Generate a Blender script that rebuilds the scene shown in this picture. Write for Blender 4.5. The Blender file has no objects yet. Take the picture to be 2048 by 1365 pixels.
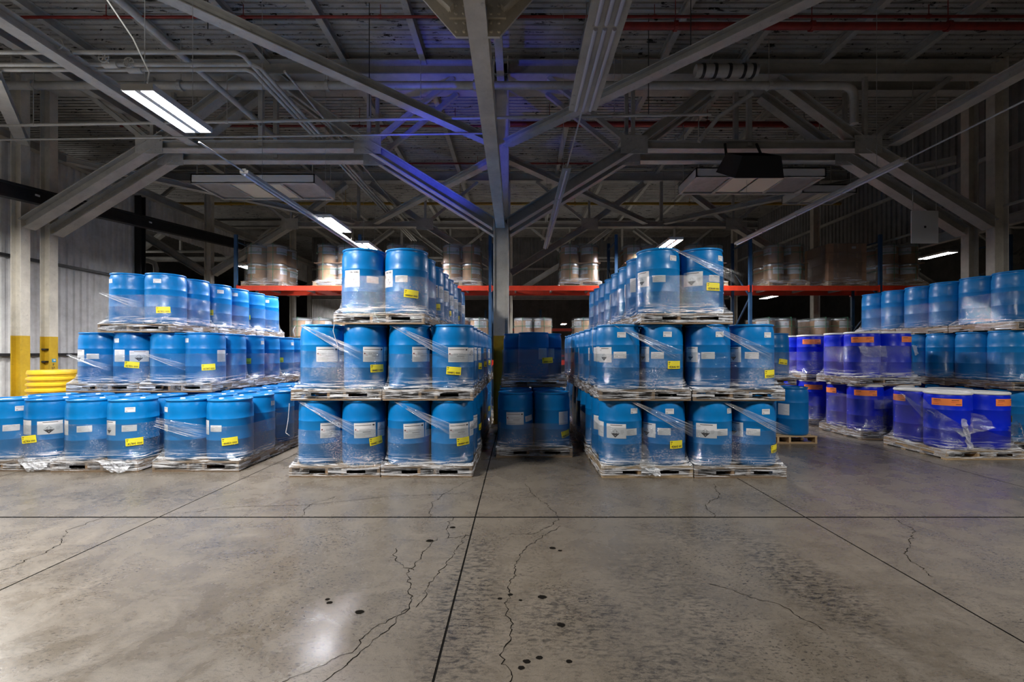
import bpy, math, random
from mathutils import Vector, Matrix
random.seed(7)
S = bpy.context.scene
COL = S.collection
PI = math.pi
R = math.radians

# ------------------------------------------------------------------ camera, light, exposure
cam_d = bpy.data.cameras.new('camera')
cam = bpy.data.objects.new('camera', cam_d)
COL.objects.link(cam)
cam_d.sensor_width = 36.0
cam_d.lens = 36.0 * 910.0 / 2048.0
cam_d.shift_x = (1024 - 1035) / 2048.0
cam_d.shift_y = (705 - 682.5) / 2048.0
cam_d.clip_end = 200
cam.location = (0, 0, 1.68)
cam.rotation_euler = (R(90), 0, 0)
S.camera = cam

w = bpy.data.worlds.new('world')
S.world = w
w.use_nodes = True
w.node_tree.nodes['Background'].inputs[0].default_value = (0.75, 0.82, 1.0, 1)
w.node_tree.nodes['Background'].inputs[1].default_value = 0.012

S.view_settings.view_transform = 'Standard'
S.view_settings.look = 'None'
S.view_settings.gamma = 1.0
S.view_settings.use_curve_mapping = False
S.view_settings.exposure = 0.0
S.cycles.max_bounces = 8
S.cycles.diffuse_bounces = 4
S.cycles.glossy_bounces = 3
S.cycles.transparent_max_bounces = 28
S.cycles.sample_clamp_indirect = 4.0
S.cycles.caustics_reflective = False
S.cycles.caustics_refractive = False


def area_lamp(name, loc, watts, sx=0.32, sy=1.22, color=(1, 0.97, 0.93), rot=(0, 0, 0), spread=180):
    d = bpy.data.lights.new(name, 'AREA')
    d.shape = 'RECTANGLE'
    d.size, d.size_y = sx, sy
    d.energy = watts
    d.color = color
    d.spread = R(spread)
    o = bpy.data.objects.new(name, d)
    o.location = loc
    o.rotation_euler = rot
    COL.objects.link(o)
    return o


# lamp rows go on unseen overhead; rear, bay and behind-camera ones are added fill
for x, y, wt, up in [(-9.3, 7.0, 430, 12), (-8.6, 3.2, 150, 14), (-4.0, 3.5, 590, 42), (4.2, 3.4, 220, 0), (10.8, 3.0, 250, 0),
                     (-9.3, -2.2, 110, 14), (-4.25, 21.0, 150, 12), (0.78, 21.0, 150, 12), (5.78, 21.0, 150, 12), (-18.0, 19.0, 160, 45), (17.0, 21.0, 120, 12), (-9.3, 30.0, 330, 12)]:  # mostly unseen fill, added to brighten the back and the bays
    area_lamp('unseen_lamp', (x, y, 4.6), wt)
    if up:
        area_lamp('roof_fill_lamp', (x, y, 4.72), up, rot=(R(180), 0, 0))  # upward fill added to brighten the roof deck and trusses
# blue warning lamp shining up into the trusses
sd = bpy.data.lights.new('blue_lamp', 'SPOT')
sd.energy, sd.color, sd.spot_size, sd.spot_blend, sd.shadow_soft_size = 430, (0.03, 0.055, 1.0), R(66), 1.0, 0.08
so = bpy.data.objects.new('blue_lamp', sd)
COL.objects.link(so)
so.location = (-2.7, 8.2, 4.0)
so.rotation_euler = (Vector((-1.9, 9.9, 5.9)) - so.location).to_track_quat('-Z', 'Y').to_euler()


# ------------------------------------------------------------------ materials
def lin(r, g, b):
    f = lambda c: (c / 255 / 12.92) if c / 255 <= 0.04045 else ((c / 255 + 0.055) / 1.055) ** 2.4
    return (f(r), f(g), f(b), 1)


class NT:
    def __init__(s, name):
        s.m = bpy.data.materials.new(name)
        s.m.use_nodes = True
        s.t = s.m.node_tree
        s.n = s.t.nodes
        s.l = s.t.links
        s.b = s.n['Principled BSDF']
        s.out = s.n['Material Output']

    def node(s, typ, **kw):
        nd = s.n.new(typ)
        for k, v in kw.items():
            setattr(nd, k, v)
        return nd

    def set(s, sock, val):
        if hasattr(val, 'is_output') or isinstance(val, bpy.types.NodeSocket):
            s.l.new(val, sock)
        else:
            sock.default_value = val

    def coord(s, kind='Object', scale=(1, 1, 1), loc=(0, 0, 0), rot=(0, 0, 0)):
        tc = s.node('ShaderNodeTexCoord')
        if kind == 'World':
            src = s.node('ShaderNodeNewGeometry').outputs['Position']
        else:
            src = tc.outputs[kind]
        mp = s.node('ShaderNodeMapping')
        mp.inputs['Scale'].default_value = scale
        mp.inputs['Location'].default_value = loc
        mp.inputs['Rotation'].default_value = rot
        s.l.new(src, mp.inputs['Vector'])
        return mp.outputs[0]

    def noise(s, vec, scale=5, detail=3, rough=0.5, dist=0.0):
        nd = s.node('ShaderNodeTexNoise')
        s.l.new(vec, nd.inputs['Vector'])
        nd.inputs['Scale'].default_value = scale
        nd.inputs['Detail'].default_value = detail
        nd.inputs['Roughness'].default_value = rough
        nd.inputs['Distortion'].default_value = dist
        return nd.outputs['Fac']

    def ramp(s, fac, stops):
        nd = s.node('ShaderNodeValToRGB')
        s.set(nd.inputs[0], fac)
        cr = nd.color_ramp
        while len(cr.elements) < len(stops):
            cr.elements.new(0.5)
        for e, (p, c) in zip(cr.elements, stops):
            e.position = p
            e.color = c if len(c) == 4 else (*c, 1)
        return nd.outputs[0]

    def rng(s, fac, a, b, c=0.0, d=1.0, smooth=True):
        nd = s.node('ShaderNodeMapRange')
        nd.interpolation_type = 'SMOOTHSTEP' if smooth else 'LINEAR'
        s.set(nd.inputs[0], fac)
        for i, v in zip((1, 2, 3, 4), (a, b, c, d)):
            nd.inputs[i].default_value = v
        return nd.outputs[0]

    def math(s, op, a, b=0.5):
        nd = s.node('ShaderNodeMath', operation=op)
        s.set(nd.inputs[0], a)
        s.set(nd.inputs[1], b)
        return nd.outputs[0]

    def mix(s, fac, a, b):
        nd = s.node('ShaderNodeMix', data_type='RGBA')
        s.set(nd.inputs[0], fac)
        s.set(nd.inputs[6], a)
        s.set(nd.inputs[7], b)
        return nd.outputs[2]

    def bump(s, h, strength=0.3, dist=0.01):
        nd = s.node('ShaderNodeBump')
        nd.inputs['Strength'].default_value = strength
        nd.inputs['Distance'].default_value = dist
        s.l.new(h, nd.inputs['Height'])
        return nd.outputs[0]


def simple(name, col, rough=0.5, metal=0.0, spec=0.5, var=0.0, bump=0.0, scale=6.0):
    t = NT(name)
    b = t.b
    b.inputs['Roughness'].default_value = rough
    b.inputs['Metallic'].default_value = metal
    b.inputs['Specular IOR Level'].default_value = spec
    if var > 0 or bump > 0:
        v = t.coord('Object')
        nz = t.noise(v, scale, 4, 0.6)
        if var > 0:
            d = tuple(c * (1 - var) for c in col[:3]) + (1,)
            l = tuple(min(1, c * (1 + var * 0.6)) for c in col[:3]) + (1,)
            t.l.new(t.ramp(nz, [(0.3, d), (0.7, l)]), b.inputs['Base Color'])
        else:
            b.inputs['Base Color'].default_value = col
        if bump > 0:
            t.l.new(t.bump(nz, bump, 0.005), b.inputs['Normal'])
    else:
        b.inputs['Base Color'].default_value = col
    return t.m


def obj_random(t):
    return t.node('ShaderNodeObjectInfo').outputs['Random']


def mat_drum(name, c1, c2):
    t = NT(name)
    v = t.coord('Object')
    nz = t.noise(v, 3, 4, 0.6)
    r = obj_random(t)
    base = t.mix(r, c1, c2)
    dark = t.mix(t.rng(nz, 0.35, 0.7, 0, 0.18), base, (0.001, 0.06, 0.2, 1))
    t.l.new(dark, t.b.inputs['Base Color'])
    t.b.inputs['Roughness'].default_value = 0.33
    t.l.new(t.rng(t.noise(v, 14, 3), 0.3, 0.7, 0.28, 0.42), t.b.inputs['Roughness'])
    t.b.inputs['Specular IOR Level'].default_value = 0.36
    t.l.new(t.bump(t.noise(v, 40, 2), 0.05, 0.002), t.b.inputs['Normal'])
    return t.m


def mat_wood(name, c1, c2):
    t = NT(name)
    v = t.coord('Object', (2.0, 22, 22))
    nz = t.noise(v, 2.2, 4, 0.6, 0.4)
    r = obj_random(t)
    a = t.ramp(nz, [(0.25, c1), (0.75, c2)])
    b = t.mix(t.rng(r, 0, 1, 0, 0.45, False), a, (0.09, 0.055, 0.035, 1))
    t.l.new(b, t.b.inputs['Base Color'])
    t.b.inputs['Roughness'].default_value = 0.75
    t.l.new(t.bump(nz, 0.25, 0.004), t.b.inputs['Normal'])
    return t.m


def mat_film(name, haze=0.010, gloss=0.10, crinkle=0.6, patchy=0.38, base_haze=0.7, band=False):
    t = NT(name)
    t.n.remove(t.b)
    v = t.coord('Object')
    sep = t.node('ShaderNodeSeparateXYZ')
    t.l.new(v, sep.inputs[0])
    z = sep.outputs['Z']
    rnd = t.math('MULTIPLY', obj_random(t), 40.0)
    def shifted(scale):
        mp = t.node('ShaderNodeMapping')
        mp.inputs['Scale'].default_value = scale
        cb = t.node('ShaderNodeCombineXYZ')
        for k in range(3):
            t.l.new(rnd, cb.inputs[k])
        ad = t.node('ShaderNodeVectorMath', operation='ADD')
        t.l.new(v, mp.inputs['Vector'])
        t.l.new(mp.outputs[0], ad.inputs[0])
        t.l.new(cb.outputs[0], ad.inputs[1])
        return ad.outputs[0]
    # the sheet is pulled round the load: long creases run sideways, finer ones up and down
    n1 = t.noise(shifted((1.3, 1.3, 13.0)), 3.2, 5, 0.65, 0.6)
    n2 = t.noise(shifted((9, 9, 1.6)), 4.0, 3, 0.6)
    n3 = t.noise(shifted((1, 1, 3.0)), 46, 6, 0.8, 0.2)
    patch = t.noise(shifted((1, 1, 1.2)), 2.3, 2, 0.5)
    pm = t.rng(patch, 0.50, 0.62)
    h = t.math('ADD', t.math('MULTIPLY', n1, 0.9), t.math('MULTIPLY', n2, 0.25))
    h = t.math('ADD', h, t.math('MULTIPLY', t.math('MULTIPLY', n3, pm), 0.9))
    bm = t.bump(h, crinkle, 0.012)
    gl = t.node('ShaderNodeBsdfGlossy')
    gl.inputs['Roughness'].default_value = 0.09
    gl.inputs['Color'].default_value = (0.95, 0.96, 1, 1)
    t.l.new(bm, gl.inputs['Normal'])
    tr = t.node('ShaderNodeBsdfTransparent')
    tr.inputs['Color'].default_value = (0.86, 0.89, 0.90, 1)
    df = t.node('ShaderNodeBsdfDiffuse')
    df.inputs['Color'].default_value = (0.86, 0.87, 0.9, 1)
    t.l.new(bm, df.inputs['Normal'])
    if band:
        uv = t.node('ShaderNodeTexCoord').outputs['UV']
        mp = t.node('ShaderNodeMapping')
        mp.inputs['Scale'].default_value = (1.5, 26, 1)
        t.l.new(uv, mp.inputs['Vector'])
        ad = t.node('ShaderNodeVectorMath', operation='ADD')
        cb = t.node('ShaderNodeCombineXYZ')
        t.l.new(rnd, cb.inputs[0])
        t.l.new(rnd, cb.inputs[1])
        t.l.new(mp.outputs[0], ad.inputs[0])
        t.l.new(cb.outputs[0], ad.inputs[1])
        st = t.noise(ad.outputs[0], 1.0, 4, 0.7, 0.3)
        su = t.node('ShaderNodeSeparateXYZ')
        t.l.new(uv, su.inputs[0])
        fade = t.math('MULTIPLY', t.rng(su.outputs[0], 1.0, 0.62), t.rng(su.outputs[0], 0.0, 0.04))
        hz = t.math('MULTIPLY', t.math('ADD', haze, t.math('MULTIPLY', t.rng(st, 0.50, 0.66), patchy)), fade)
    else:
        up = t.rng(z, 0.34, 0.15)                      # gathered layers just over the pallet
        on = t.rng(z, 0.16, 0.12)                      # and stretched down its side
        st = t.noise(shifted((0.9, 0.9, 16.0)), 2.6, 5, 0.7, 0.8)
        fold = t.rng(st, 0.46, 0.62)
        g = t.math('MULTIPLY', t.math('MAXIMUM', up, t.math('MULTIPLY', on, 0.5)), fold)
        hz = t.math('ADD', haze, t.math('MULTIPLY', g, base_haze))
        hz = t.math('ADD', hz, t.math('MULTIPLY', t.math('MULTIPLY', pm, t.rng(n3, 0.50, 0.62)), patchy))
    lw = t.node('ShaderNodeLayerWeight')
    lw.inputs['Blend'].default_value = 0.2
    t.l.new(bm, lw.inputs['Normal'])
    gf = t.math('ADD', gloss, t.math('MULTIPLY', lw.outputs['Facing'], 0.16))
    if band:
        gf = t.math('MULTIPLY', gf, fade)
    if band:
        tr.inputs['Color'].default_value = (0.985, 0.99, 0.99, 1)
    m1 = t.node('ShaderNodeMixShader')
    t.l.new(gf, m1.inputs[0])
    t.l.new(tr.outputs[0], m1.inputs[1])
    t.l.new(gl.outputs[0], m1.inputs[2])
    m2 = t.node('ShaderNodeMixShader')
    t.l.new(hz, m2.inputs[0])
    t.l.new(m1.outputs[0], m2.inputs[1])
    t.l.new(df.outputs[0], m2.inputs[2])
    t.l.new(m2.outputs[0], t.out.inputs[0])
    return t.m


def mat_emit(name, col, strength):
    t = NT(name)
    t.b.inputs['Base Color'].default_value = (0.8, 0.8, 0.8, 1)
    t.b.inputs['Emission Color'].default_value = col
    t.b.inputs['Emission Strength'].default_value = strength
    return t.m


def mat_floor():
    t = NT('polished_concrete')
    v = t.coord('World')
    n1 = t.noise(v, 0.55, 6, 0.62, 0.3)
    n2 = t.noise(v, 2.7, 8, 0.68, 0.5)
    n3 = t.noise(v, 24, 6, 0.7)
    sw = t.noise(t.coord('World', (1.0, 2.6, 1), rot=(0, 0, 0.12)), 2.4, 12, 0.78, 0.3)
    a = t.ramp(n1, [(0.3, (0.112, 0.093, 0.071)), (0.7, (0.165, 0.140, 0.110))])
    b = t.mix(t.rng(n2, 0.35, 0.75, 0, 0.6), a, (0.205, 0.176, 0.139, 1))
    c = t.mix(t.rng(sw, 0.48, 0.80, 0, 0.6), b, (0.045, 0.038, 0.031, 1))
    # pits and nicks, thick in some places and thin in others
    n4 = t.noise(t.coord('World', (1, 2.0, 1), rot=(0, 0, .5)), 34, 4, 0.65, 0.4)
    worn = t.rng(t.noise(v, 0.9, 3, 0.6), 0.42, 0.62, 0.25, 1.0)
    c = t.mix(t.math('MULTIPLY', t.rng(n4, 0.555, 0.61, 0, 0.85), worn), c, (0.022, 0.019, 0.017, 1))
    c = t.mix(t.rng(n3, 0.55, 0.64, 0, 0.45), c, (0.05, 0.043, 0.036, 1))
    scr = t.noise(t.coord('World', (1.0, 34, 1), rot=(0, 0, -.15)), 2.6, 8, 0.85, 0.2)
    c = t.mix(t.rng(scr, 0.57, 0.63, 0, 0.55), c, (0.03, 0.026, 0.023, 1))
    n5 = t.noise(v, 170, 3, 0.7)
    c = t.mix(t.rng(n5, 0.35, 0.6, 0.35, 0), c, (0.04, 0.035, 0.03, 1))
    # old dirt and tyre marks, each at its own place on the slab
    sep = t.node('ShaderNodeSeparateXYZ')
    t.l.new(v, sep.inputs[0])
    total = None
    for (x, y, rx, ry, st) in [(-0.35, 3.1, 0.30, 1.3, 1.0), (0.35, 2.85, 0.55, 0.5, 0.8), (1.05, 3.1, 0.4, 1.1, 0.7),
                               (2.1, 3.4, 0.35, 1.0, 1.0), (1.7, 4.2, 0.6, 0.4, 0.7), (0.75, 2.3, 0.35, 0.5, 0.8),
                               (-4.6, 5.3, 1.6, 0.35, 0.8), (2.6, 5.2, 0.6, 0.3, 0.6), (-2.6, 3.9, 0.5, 0.25, 0.5),
                               (4.4, 3.0, 1.0, 0.5, 0.5), (0.6, 5.3, 0.6, 0.3, 0.5), (-3.7, 3.4, 0.5, 0.25, 0.4)]:
        dx = t.math('MULTIPLY', t.math('SUBTRACT', sep.outputs['X'], x), 1 / rx)
        dy = t.math('MULTIPLY', t.math('SUBTRACT', sep.outputs['Y'], y), 1 / ry)
        d = t.math('ADD', t.math('MULTIPLY', dx, dx), t.math('MULTIPLY', dy, dy))
        k = t.rng(d, 1.2, 0.0, 0, st)
        total = k if total is None else t.math('MAXIMUM', total, k)
    spots = t.noise(t.coord('World', (1, 2.4, 1), rot=(0, 0, .2)), 13, 8, 0.8, 0.3)
    sm = t.math('MULTIPLY', t.rng(spots, 0.46, 0.60), total)
    c = t.mix(t.math('MULTIPLY', sm, 0.9), c, (0.018, 0.017, 0.017, 1))
    t.l.new(c, t.b.inputs['Base Color'])
    t.l.new(t.rng(n2, 0.3, 0.7, 0.19, 0.38), t.b.inputs['Roughness'])
    t.b.inputs['Specular IOR Level'].default_value = 0.5
    t.l.new(t.bump(t.math('ADD', n3, t.math('MULTIPLY', sw, 0.6)), 0.12, 0.006), t.b.inputs['Normal'])
    return t.m


def mat_paint(name, col, peel=0.0, rust=0.3):
    t = NT(name)
    v = t.coord('World')
    n = t.noise(v, 1.6, 6, 0.7)
    d = tuple(c * 0.6 for c in col[:3]) + (1,)
    a = t.ramp(n, [(0.3, d), (0.7, col)])
    n2 = t.noise(v, 11, 5, 0.72)
    a = t.mix(t.rng(n2, 0.6, 0.72, 0, rust), a, (0.05, 0.04, 0.03, 1))
    if peel > 0:
        n3 = t.noise(t.coord('World', (1.0, 3.2, 1)), 2.6, 7, 0.75, 0.3)
        a = t.mix(t.rng(n3, 0.585, 0.60, 0, peel), a, (0.012, 0.011, 0.01, 1))
    t.l.new(a, t.b.inputs['Base Color'])
    t.b.inputs['Roughness'].default_value = 0.55
    return t.m


M = {}
M['floor'] = mat_floor()
M['joint'] = simple('joint_filler', (0.010, 0.0095, 0.009, 1), 1.0, 0, 0.0)
M['crack'] = simple('crack_dirt', (0.009, 0.008, 0.007, 1), 1.0, 0, 0.0)
M['deck'] = mat_paint('roof_deck_paint', (0.46, 0.455, 0.44, 1), 1.0, 0.5)
M['steel'] = mat_paint('off_white_steel', (0.50, 0.49, 0.46, 1), 0, 0.45)
M['column'] = mat_paint('column_paint', (0.72, 0.68, 0.60, 1), 0, 0.25)
M['yellow_steel'] = mat_paint('yellow_column_paint', (0.62, 0.40, 0.02, 1), 0, 0.35)
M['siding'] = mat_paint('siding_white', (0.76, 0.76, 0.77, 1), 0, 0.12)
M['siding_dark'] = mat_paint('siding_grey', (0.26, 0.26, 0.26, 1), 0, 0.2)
M['dark_steel'] = simple('dark_steel', (0.025, 0.025, 0.028, 1), 0.45, 0.3, var=0.3)
M['black'] = simple('black_plastic', (0.012, 0.012, 0.013, 1), 0.5)
M['galv'] = simple('galvanised', (0.42, 0.42, 0.42, 1), 0.42, 0.4, var=0.2)
M['red_pipe'] = simple('red_pipe_paint', (0.22, 0.018, 0.014, 1), 0.5, var=0.3)
M['yellow_pipe'] = simple('yellow_pipe_paint', (0.42, 0.26, 0.03, 1), 0.5, var=0.2)
M['rack_red'] = simple('rack_orange_red', (0.72, 0.045, 0.012, 1), 0.42, var=0.15)
M['rack_blue'] = simple('rack_blue', (0.02, 0.075, 0.17, 1), 0.45, var=0.2)
M['drum'] = mat_drum('blue_polyethylene', (0.0008, 0.15, 0.43, 1), (0.001, 0.18, 0.48, 1))
M['drum_deep'] = mat_drum('ultramarine_polyethylene', (0.001, 0.014, 0.58, 1), (0.0015, 0.022, 0.68, 1))
M['drum_yellow'] = simple('yellow_polyethylene', (0.72, 0.46, 0.02, 1), 0.4, var=0.15)
M['lid_white'] = simple('white_lid', (0.72, 0.72, 0.70, 1), 0.45)
M['bung'] = simple('bung_white', (0.75, 0.78, 0.8, 1), 0.45)
M['wood'] = mat_wood('weathered_pine', (0.20, 0.125, 0.07, 1), (0.37, 0.25, 0.15, 1))
M['wood_new'] = mat_wood('fresh_pine', (0.48, 0.31, 0.15, 1), (0.68, 0.48, 0.27, 1))
M['film'] = mat_film('stretch_film_clear')
M['film_plain'] = mat_film('stretch_film_smooth', 0.004, 0.05, 0.5, 0.04, 0.45)
M['film_thick'] = mat_film('stretch_film_layered', 0.05, 0.14, 0.8, 0.35)
M['film_white'] = mat_film('stretch_film_bunched', 0.35, 0.24, 1.0, 0.4)
M['film_band'] = mat_film('stretch_film_band', 0.015, 0.10, 0.5, 0.75, band=True)
M['paper'] = simple('label_paper', (0.66, 0.66, 0.68, 1), 0.5)
M['ink'] = simple('label_ink', (0.03, 0.03, 0.035, 1), 0.5)
M['ink_grey'] = simple('label_ink_grey', (0.36, 0.36, 0.38, 1), 0.5)
M['ink_red'] = simple('label_ink_red', (0.6, 0.05, 0.05, 1), 0.5)
M['sticker'] = simple('yellow_sticker', (0.86, 0.74, 0.02, 1), 0.45)
M['orange'] = simple('orange_label', (0.95, 0.26, 0.06, 1), 0.5)
M['teal'] = simple('blue_notice', (0.02, 0.25, 0.42, 1), 0.5)
M['fibre'] = simple('brown_fibreboard', (0.50, 0.29, 0.16, 1), 0.7, var=0.15)
M['card'] = simple('cardboard', (0.36, 0.215, 0.135, 1), 0.8, var=0.12)
M['ring'] = simple('steel_ring', (0.55, 0.55, 0.55, 1), 0.3, 0.8)
M['strap'] = simple('green_strap', (0.05, 0.22, 0.12, 1), 0.4)
M['cream'] = simple('cream_panel', (0.78, 0.75, 0.62, 1), 0.5)
M['white_metal'] = simple('white_metal', (0.7, 0.7, 0.69, 1), 0.45)
M['lamp_on'] = mat_emit('led_lens_lit', (0.97, 0.96, 1.0, 1), 110)
M['lamp_bright'] = mat_emit('led_lens_bright', (0.97, 0.96, 1.0, 1), 520)
M['lamp_far'] = mat_emit('led_lens_far', (1.0, 0.94, 0.86, 1), 150)
M['tube_off'] = simple('unlit_tube', (0.45, 0.47, 0.6, 1), 0.25)


# ------------------------------------------------------------------ mesh helpers
class MB:
    def __init__(s):
        s.v, s.f, s.m = [], [], []

    def add(s, vs, fs, mi=0):
        o = len(s.v)
        s.v.extend(tuple(p) for p in vs)
        s.f.extend(tuple(i + o for i in f) for f in fs)
        s.m.extend([mi] * len(fs))

    def box(s, c, d, mi=0, rz=0.0, mat=None):
        x, y, z = d[0] / 2, d[1] / 2, d[2] / 2
        vs = [Vector((a * x, b * y, e * z)) for a in (-1, 1) for b in (-1, 1) for e in (-1, 1)]
        m = mat if mat is not None else Matrix.Rotation(rz, 3, 'Z')
        s.add([m @ p + Vector(c) for p in vs],
              [(0, 1, 3, 2), (4, 6, 7, 5), (0, 4, 5, 1), (2, 3, 7, 6), (0, 2, 6, 4), (1, 5, 7, 3)], mi)
        return s

    def lathe(s, prof, n=32, c=(0, 0, 0), mi=0):
        vs, fs, rows = [], [], []
        for (r, z) in prof:
            if r < 1e-6:
                rows.append([len(vs)])
                vs.append((c[0], c[1], c[2] + z))
            else:
                rows.append(list(range(len(vs), len(vs) + n)))
                for i in range(n):
                    a = 2 * PI * i / n
                    vs.append((c[0] + r * math.cos(a), c[1] + r * math.sin(a), c[2] + z))
        for A, B in zip(rows, rows[1:]):
            for i in range(n):
                j = (i + 1) % n
                if len(A) == 1 and len(B) == 1:
                    continue
                if len(A) == 1:
                    fs.append((A[0], B[j], B[i]))
                elif len(B) == 1:
                    fs.append((A[i], A[j], B[0]))
                else:
                    fs.append((A[i], A[j], B[j], B[i]))
        s.add(vs, fs, mi)
        return s

    def tube(s, pts, r, n=8, mi=0, cap=True):
        pts = [Vector(p) for p in pts]
        vs, fs = [], []
        up0 = Vector((0, 0, 1))
        for k, p in enumerate(pts):
            d = (pts[min(k + 1, len(pts) - 1)] - pts[max(k - 1, 0)]).normalized()
            u = up0 if abs(d.dot(up0)) < 0.95 else Vector((1, 0, 0))
            a = d.cross(u).normalized()
            b = a.cross(d).normalized()
            for i in range(n):
                t = 2 * PI * i / n
                vs.append(p + r * (math.cos(t) * a + math.sin(t) * b))
        for k in range(len(pts) - 1):
            for i in range(n):
                j = (i + 1) % n
                fs.append((k * n + i, k * n + j, (k + 1) * n + j, (k + 1) * n + i))
        if cap:
            fs.append(tuple(range(n))[::-1])
            fs.append(tuple((len(pts) - 1) * n + i for i in range(n)))
        s.add(vs, fs, mi)
        return s

    def bar(s, p, q, w, d, mi=0, up=(0, 0, 1)):
        """a solid bar from p to q, w wide, d deep"""
        p, q = Vector(p), Vector(q)
        ax = (q - p).normalized()
        u = Vector(up)
        if abs(ax.dot(u)) > 0.97:
            u = Vector((0, 1, 0))
        sd = ax.cross(u).normalized()
        tp = sd.cross(ax).normalized()
        m = Matrix((sd, ax, tp)).transposed()
        return s.box((p + q) / 2, (w, (q - p).length, d), mi, mat=m)

    def ibeam(s, p, q, w, d, t=0.022, mi=0, up=(0, 0, 1)):
        """a rolled section: two flanges and a web"""
        p, q = Vector(p), Vector(q)
        ax = (q - p).normalized()
        u = Vector(up)
        if abs(ax.dot(u)) > 0.97:
            u = Vector((0, 1, 0))
        sd = ax.cross(u).normalized()
        tp = sd.cross(ax).normalized()
        m = Matrix((sd, ax, tp)).transposed()
        L = (q - p).length
        c = (p + q) / 2
        s.box(c + tp * (d / 2 - t / 2), (w, L, t), mi, mat=m)
        s.box(c - tp * (d / 2 - t / 2), (w, L, t), mi, mat=m)
        s.box(c, (t, L, d - 2 * t), mi, mat=m)
        return s

    def mesh(s, name, mats, smooth=False):
        me = bpy.data.meshes.new(name)
        me.from_pydata(s.v, [], s.f)
        for k in (mats if isinstance(mats, (list, tuple)) else [mats]):
            me.materials.append(M[k])
        if any(s.m):
            me.polygons.foreach_set('material_index', s.m)
        if smooth:
            me.polygons.foreach_set('use_smooth', [True] * len(me.polygons))
            me.set_sharp_from_angle(angle=R(50))
        me.update()
        return me


def link(name, data, parent=None, loc=(0, 0, 0), rz=0.0):
    o = bpy.data.objects.new(name, data)
    COL.objects.link(o)
    o.location = loc
    o.rotation_euler = (0, 0, rz)
    if parent is not None:
        o.parent = parent
    return o


def tag(o, label, cat, group=None, kind=None):
    o['label'] = label
    if cat:
        o['category'] = cat
    if group:
        o['group'] = group
    if kind:
        o['kind'] = kind
    return o


def struct(o, label, cat):
    return tag(o, label, cat, None, 'structure')


def text_mesh(txt, size, bold=False):
    """flat filled lettering: list of verts (x, z) and faces"""
    c = bpy.data.curves.new('t', 'FONT')
    c.body = txt
    c.size = size
    c.resolution_u = 1
    if bold:
        c.offset = size * 0.03
    o = bpy.data.objects.new('t', c)
    COL.objects.link(o)
    dg = bpy.context.evaluated_depsgraph_get()
    dg.update()
    me = bpy.data.meshes.new_from_object(o.evaluated_get(dg))
    vs = [(p.co.x, p.co.y) for p in me.vertices]
    fs = [tuple(p.vertices) for p in me.polygons]
    bpy.data.objects.remove(o)
    bpy.data.curves.remove(c)
    bpy.data.meshes.remove(me)
    return vs, fs


TEXT = {}


def text(txt, size, bold=True):
    k = (txt, size, bold)
    if k not in TEXT:
        TEXT[k] = text_mesh(txt, size, bold)
    return TEXT[k]


# ------------------------------------------------------------------ flat print -> curved paper
class Print:
    """flat artwork in (x, z) metres, in layers; wrapped on a surface by a mapping function"""
    def __init__(s):
        s.q = []        # (verts2d, faces, material index, layer)

    def rect(s, x0, z0, x1, z1, mi, layer=1, nx=1):
        vs, fs = [], []
        nx = max(nx, int(abs(x1 - x0) / .014) + 1)
        for i in range(nx + 1):
            x = x0 + (x1 - x0) * i / nx
            vs += [(x, z0), (x, z1)]
        for i in range(nx):
            fs.append((2 * i, 2 * i + 2, 2 * i + 3, 2 * i + 1))
        s.q.append((vs, fs, mi, layer))
        return s

    def poly(s, pts, mi, layer=1):
        s.q.append((list(pts), [tuple(range(len(pts)))], mi, layer))
        return s

    def line(s, p, q, wd, mi, layer=1):
        dx, dz = q[0] - p[0], q[1] - p[1]
        L = math.hypot(dx, dz)
        nx, nz = -dz / L * wd / 2, dx / L * wd / 2
        return s.poly([(p[0] - nx, p[1] - nz), (q[0] - nx, q[1] - nz), (q[0] + nx, q[1] + nz), (p[0] + nx, p[1] + nz)], mi, layer)

    def text(s, txt, x, z, size, mi, layer=1, width=None):
        vs, fs = text(txt, size)
        if not vs:
            return s
        mx = max(v[0] for v in vs)
        k = (width / mx) if width else 1.0
        s.q.append(([(x + a * k, z + b) for a, b in vs], fs, mi, layer))
        return s

    def wrap(s, mb, fn, tilt=0.0):
        ct, st = math.cos(tilt), math.sin(tilt)
        for vs, fs, mi, layer in s.q:
            if len(fs) == 1 and max(v[0] for v in vs) - min(v[0] for v in vs) > .016:
                vs, fs = slices(vs)
            mb.add([fn(x * ct - z * st, x * st + z * ct, layer * 0.0007) for x, z in vs], fs, mi)


def slices(poly, step=.012):
    """cut a convex polygon into upright strips so it can bend round a drum"""
    def clip(pl, x, keep_less):
        out = []
        for (ax, az), (bx, bz) in zip(pl, pl[1:] + pl[:1]):
            ia, ib = (ax <= x) == keep_less, (bx <= x) == keep_less
            if ia:
                out.append((ax, az))
            if ia != ib:
                t = (x - ax) / (bx - ax)
                out.append((x, az + (bz - az) * t))
        return out
    x0, x1 = min(p[0] for p in poly), max(p[0] for p in poly)
    n = int((x1 - x0) / step) + 1
    vs, fs = [], []
    for k in range(n):
        pl = clip(clip(list(poly), x0 + (x1 - x0) * k / n, False) if k else list(poly), x0 + (x1 - x0) * (k + 1) / n, True) if k < n - 1 else clip(list(poly), x0 + (x1 - x0) * k / n, False)
        if len(pl) >= 3:
            fs.append(tuple(range(len(vs), len(vs) + len(pl))))
            vs += pl
    return vs, fs


def cyl_map(Rr):
    return lambda x, z, h: ((Rr + h) * math.sin(x / Rr), -(Rr + h) * math.cos(x / Rr), z)


LM = ['paper', 'ink', 'ink_grey', 'ink_red']


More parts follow.
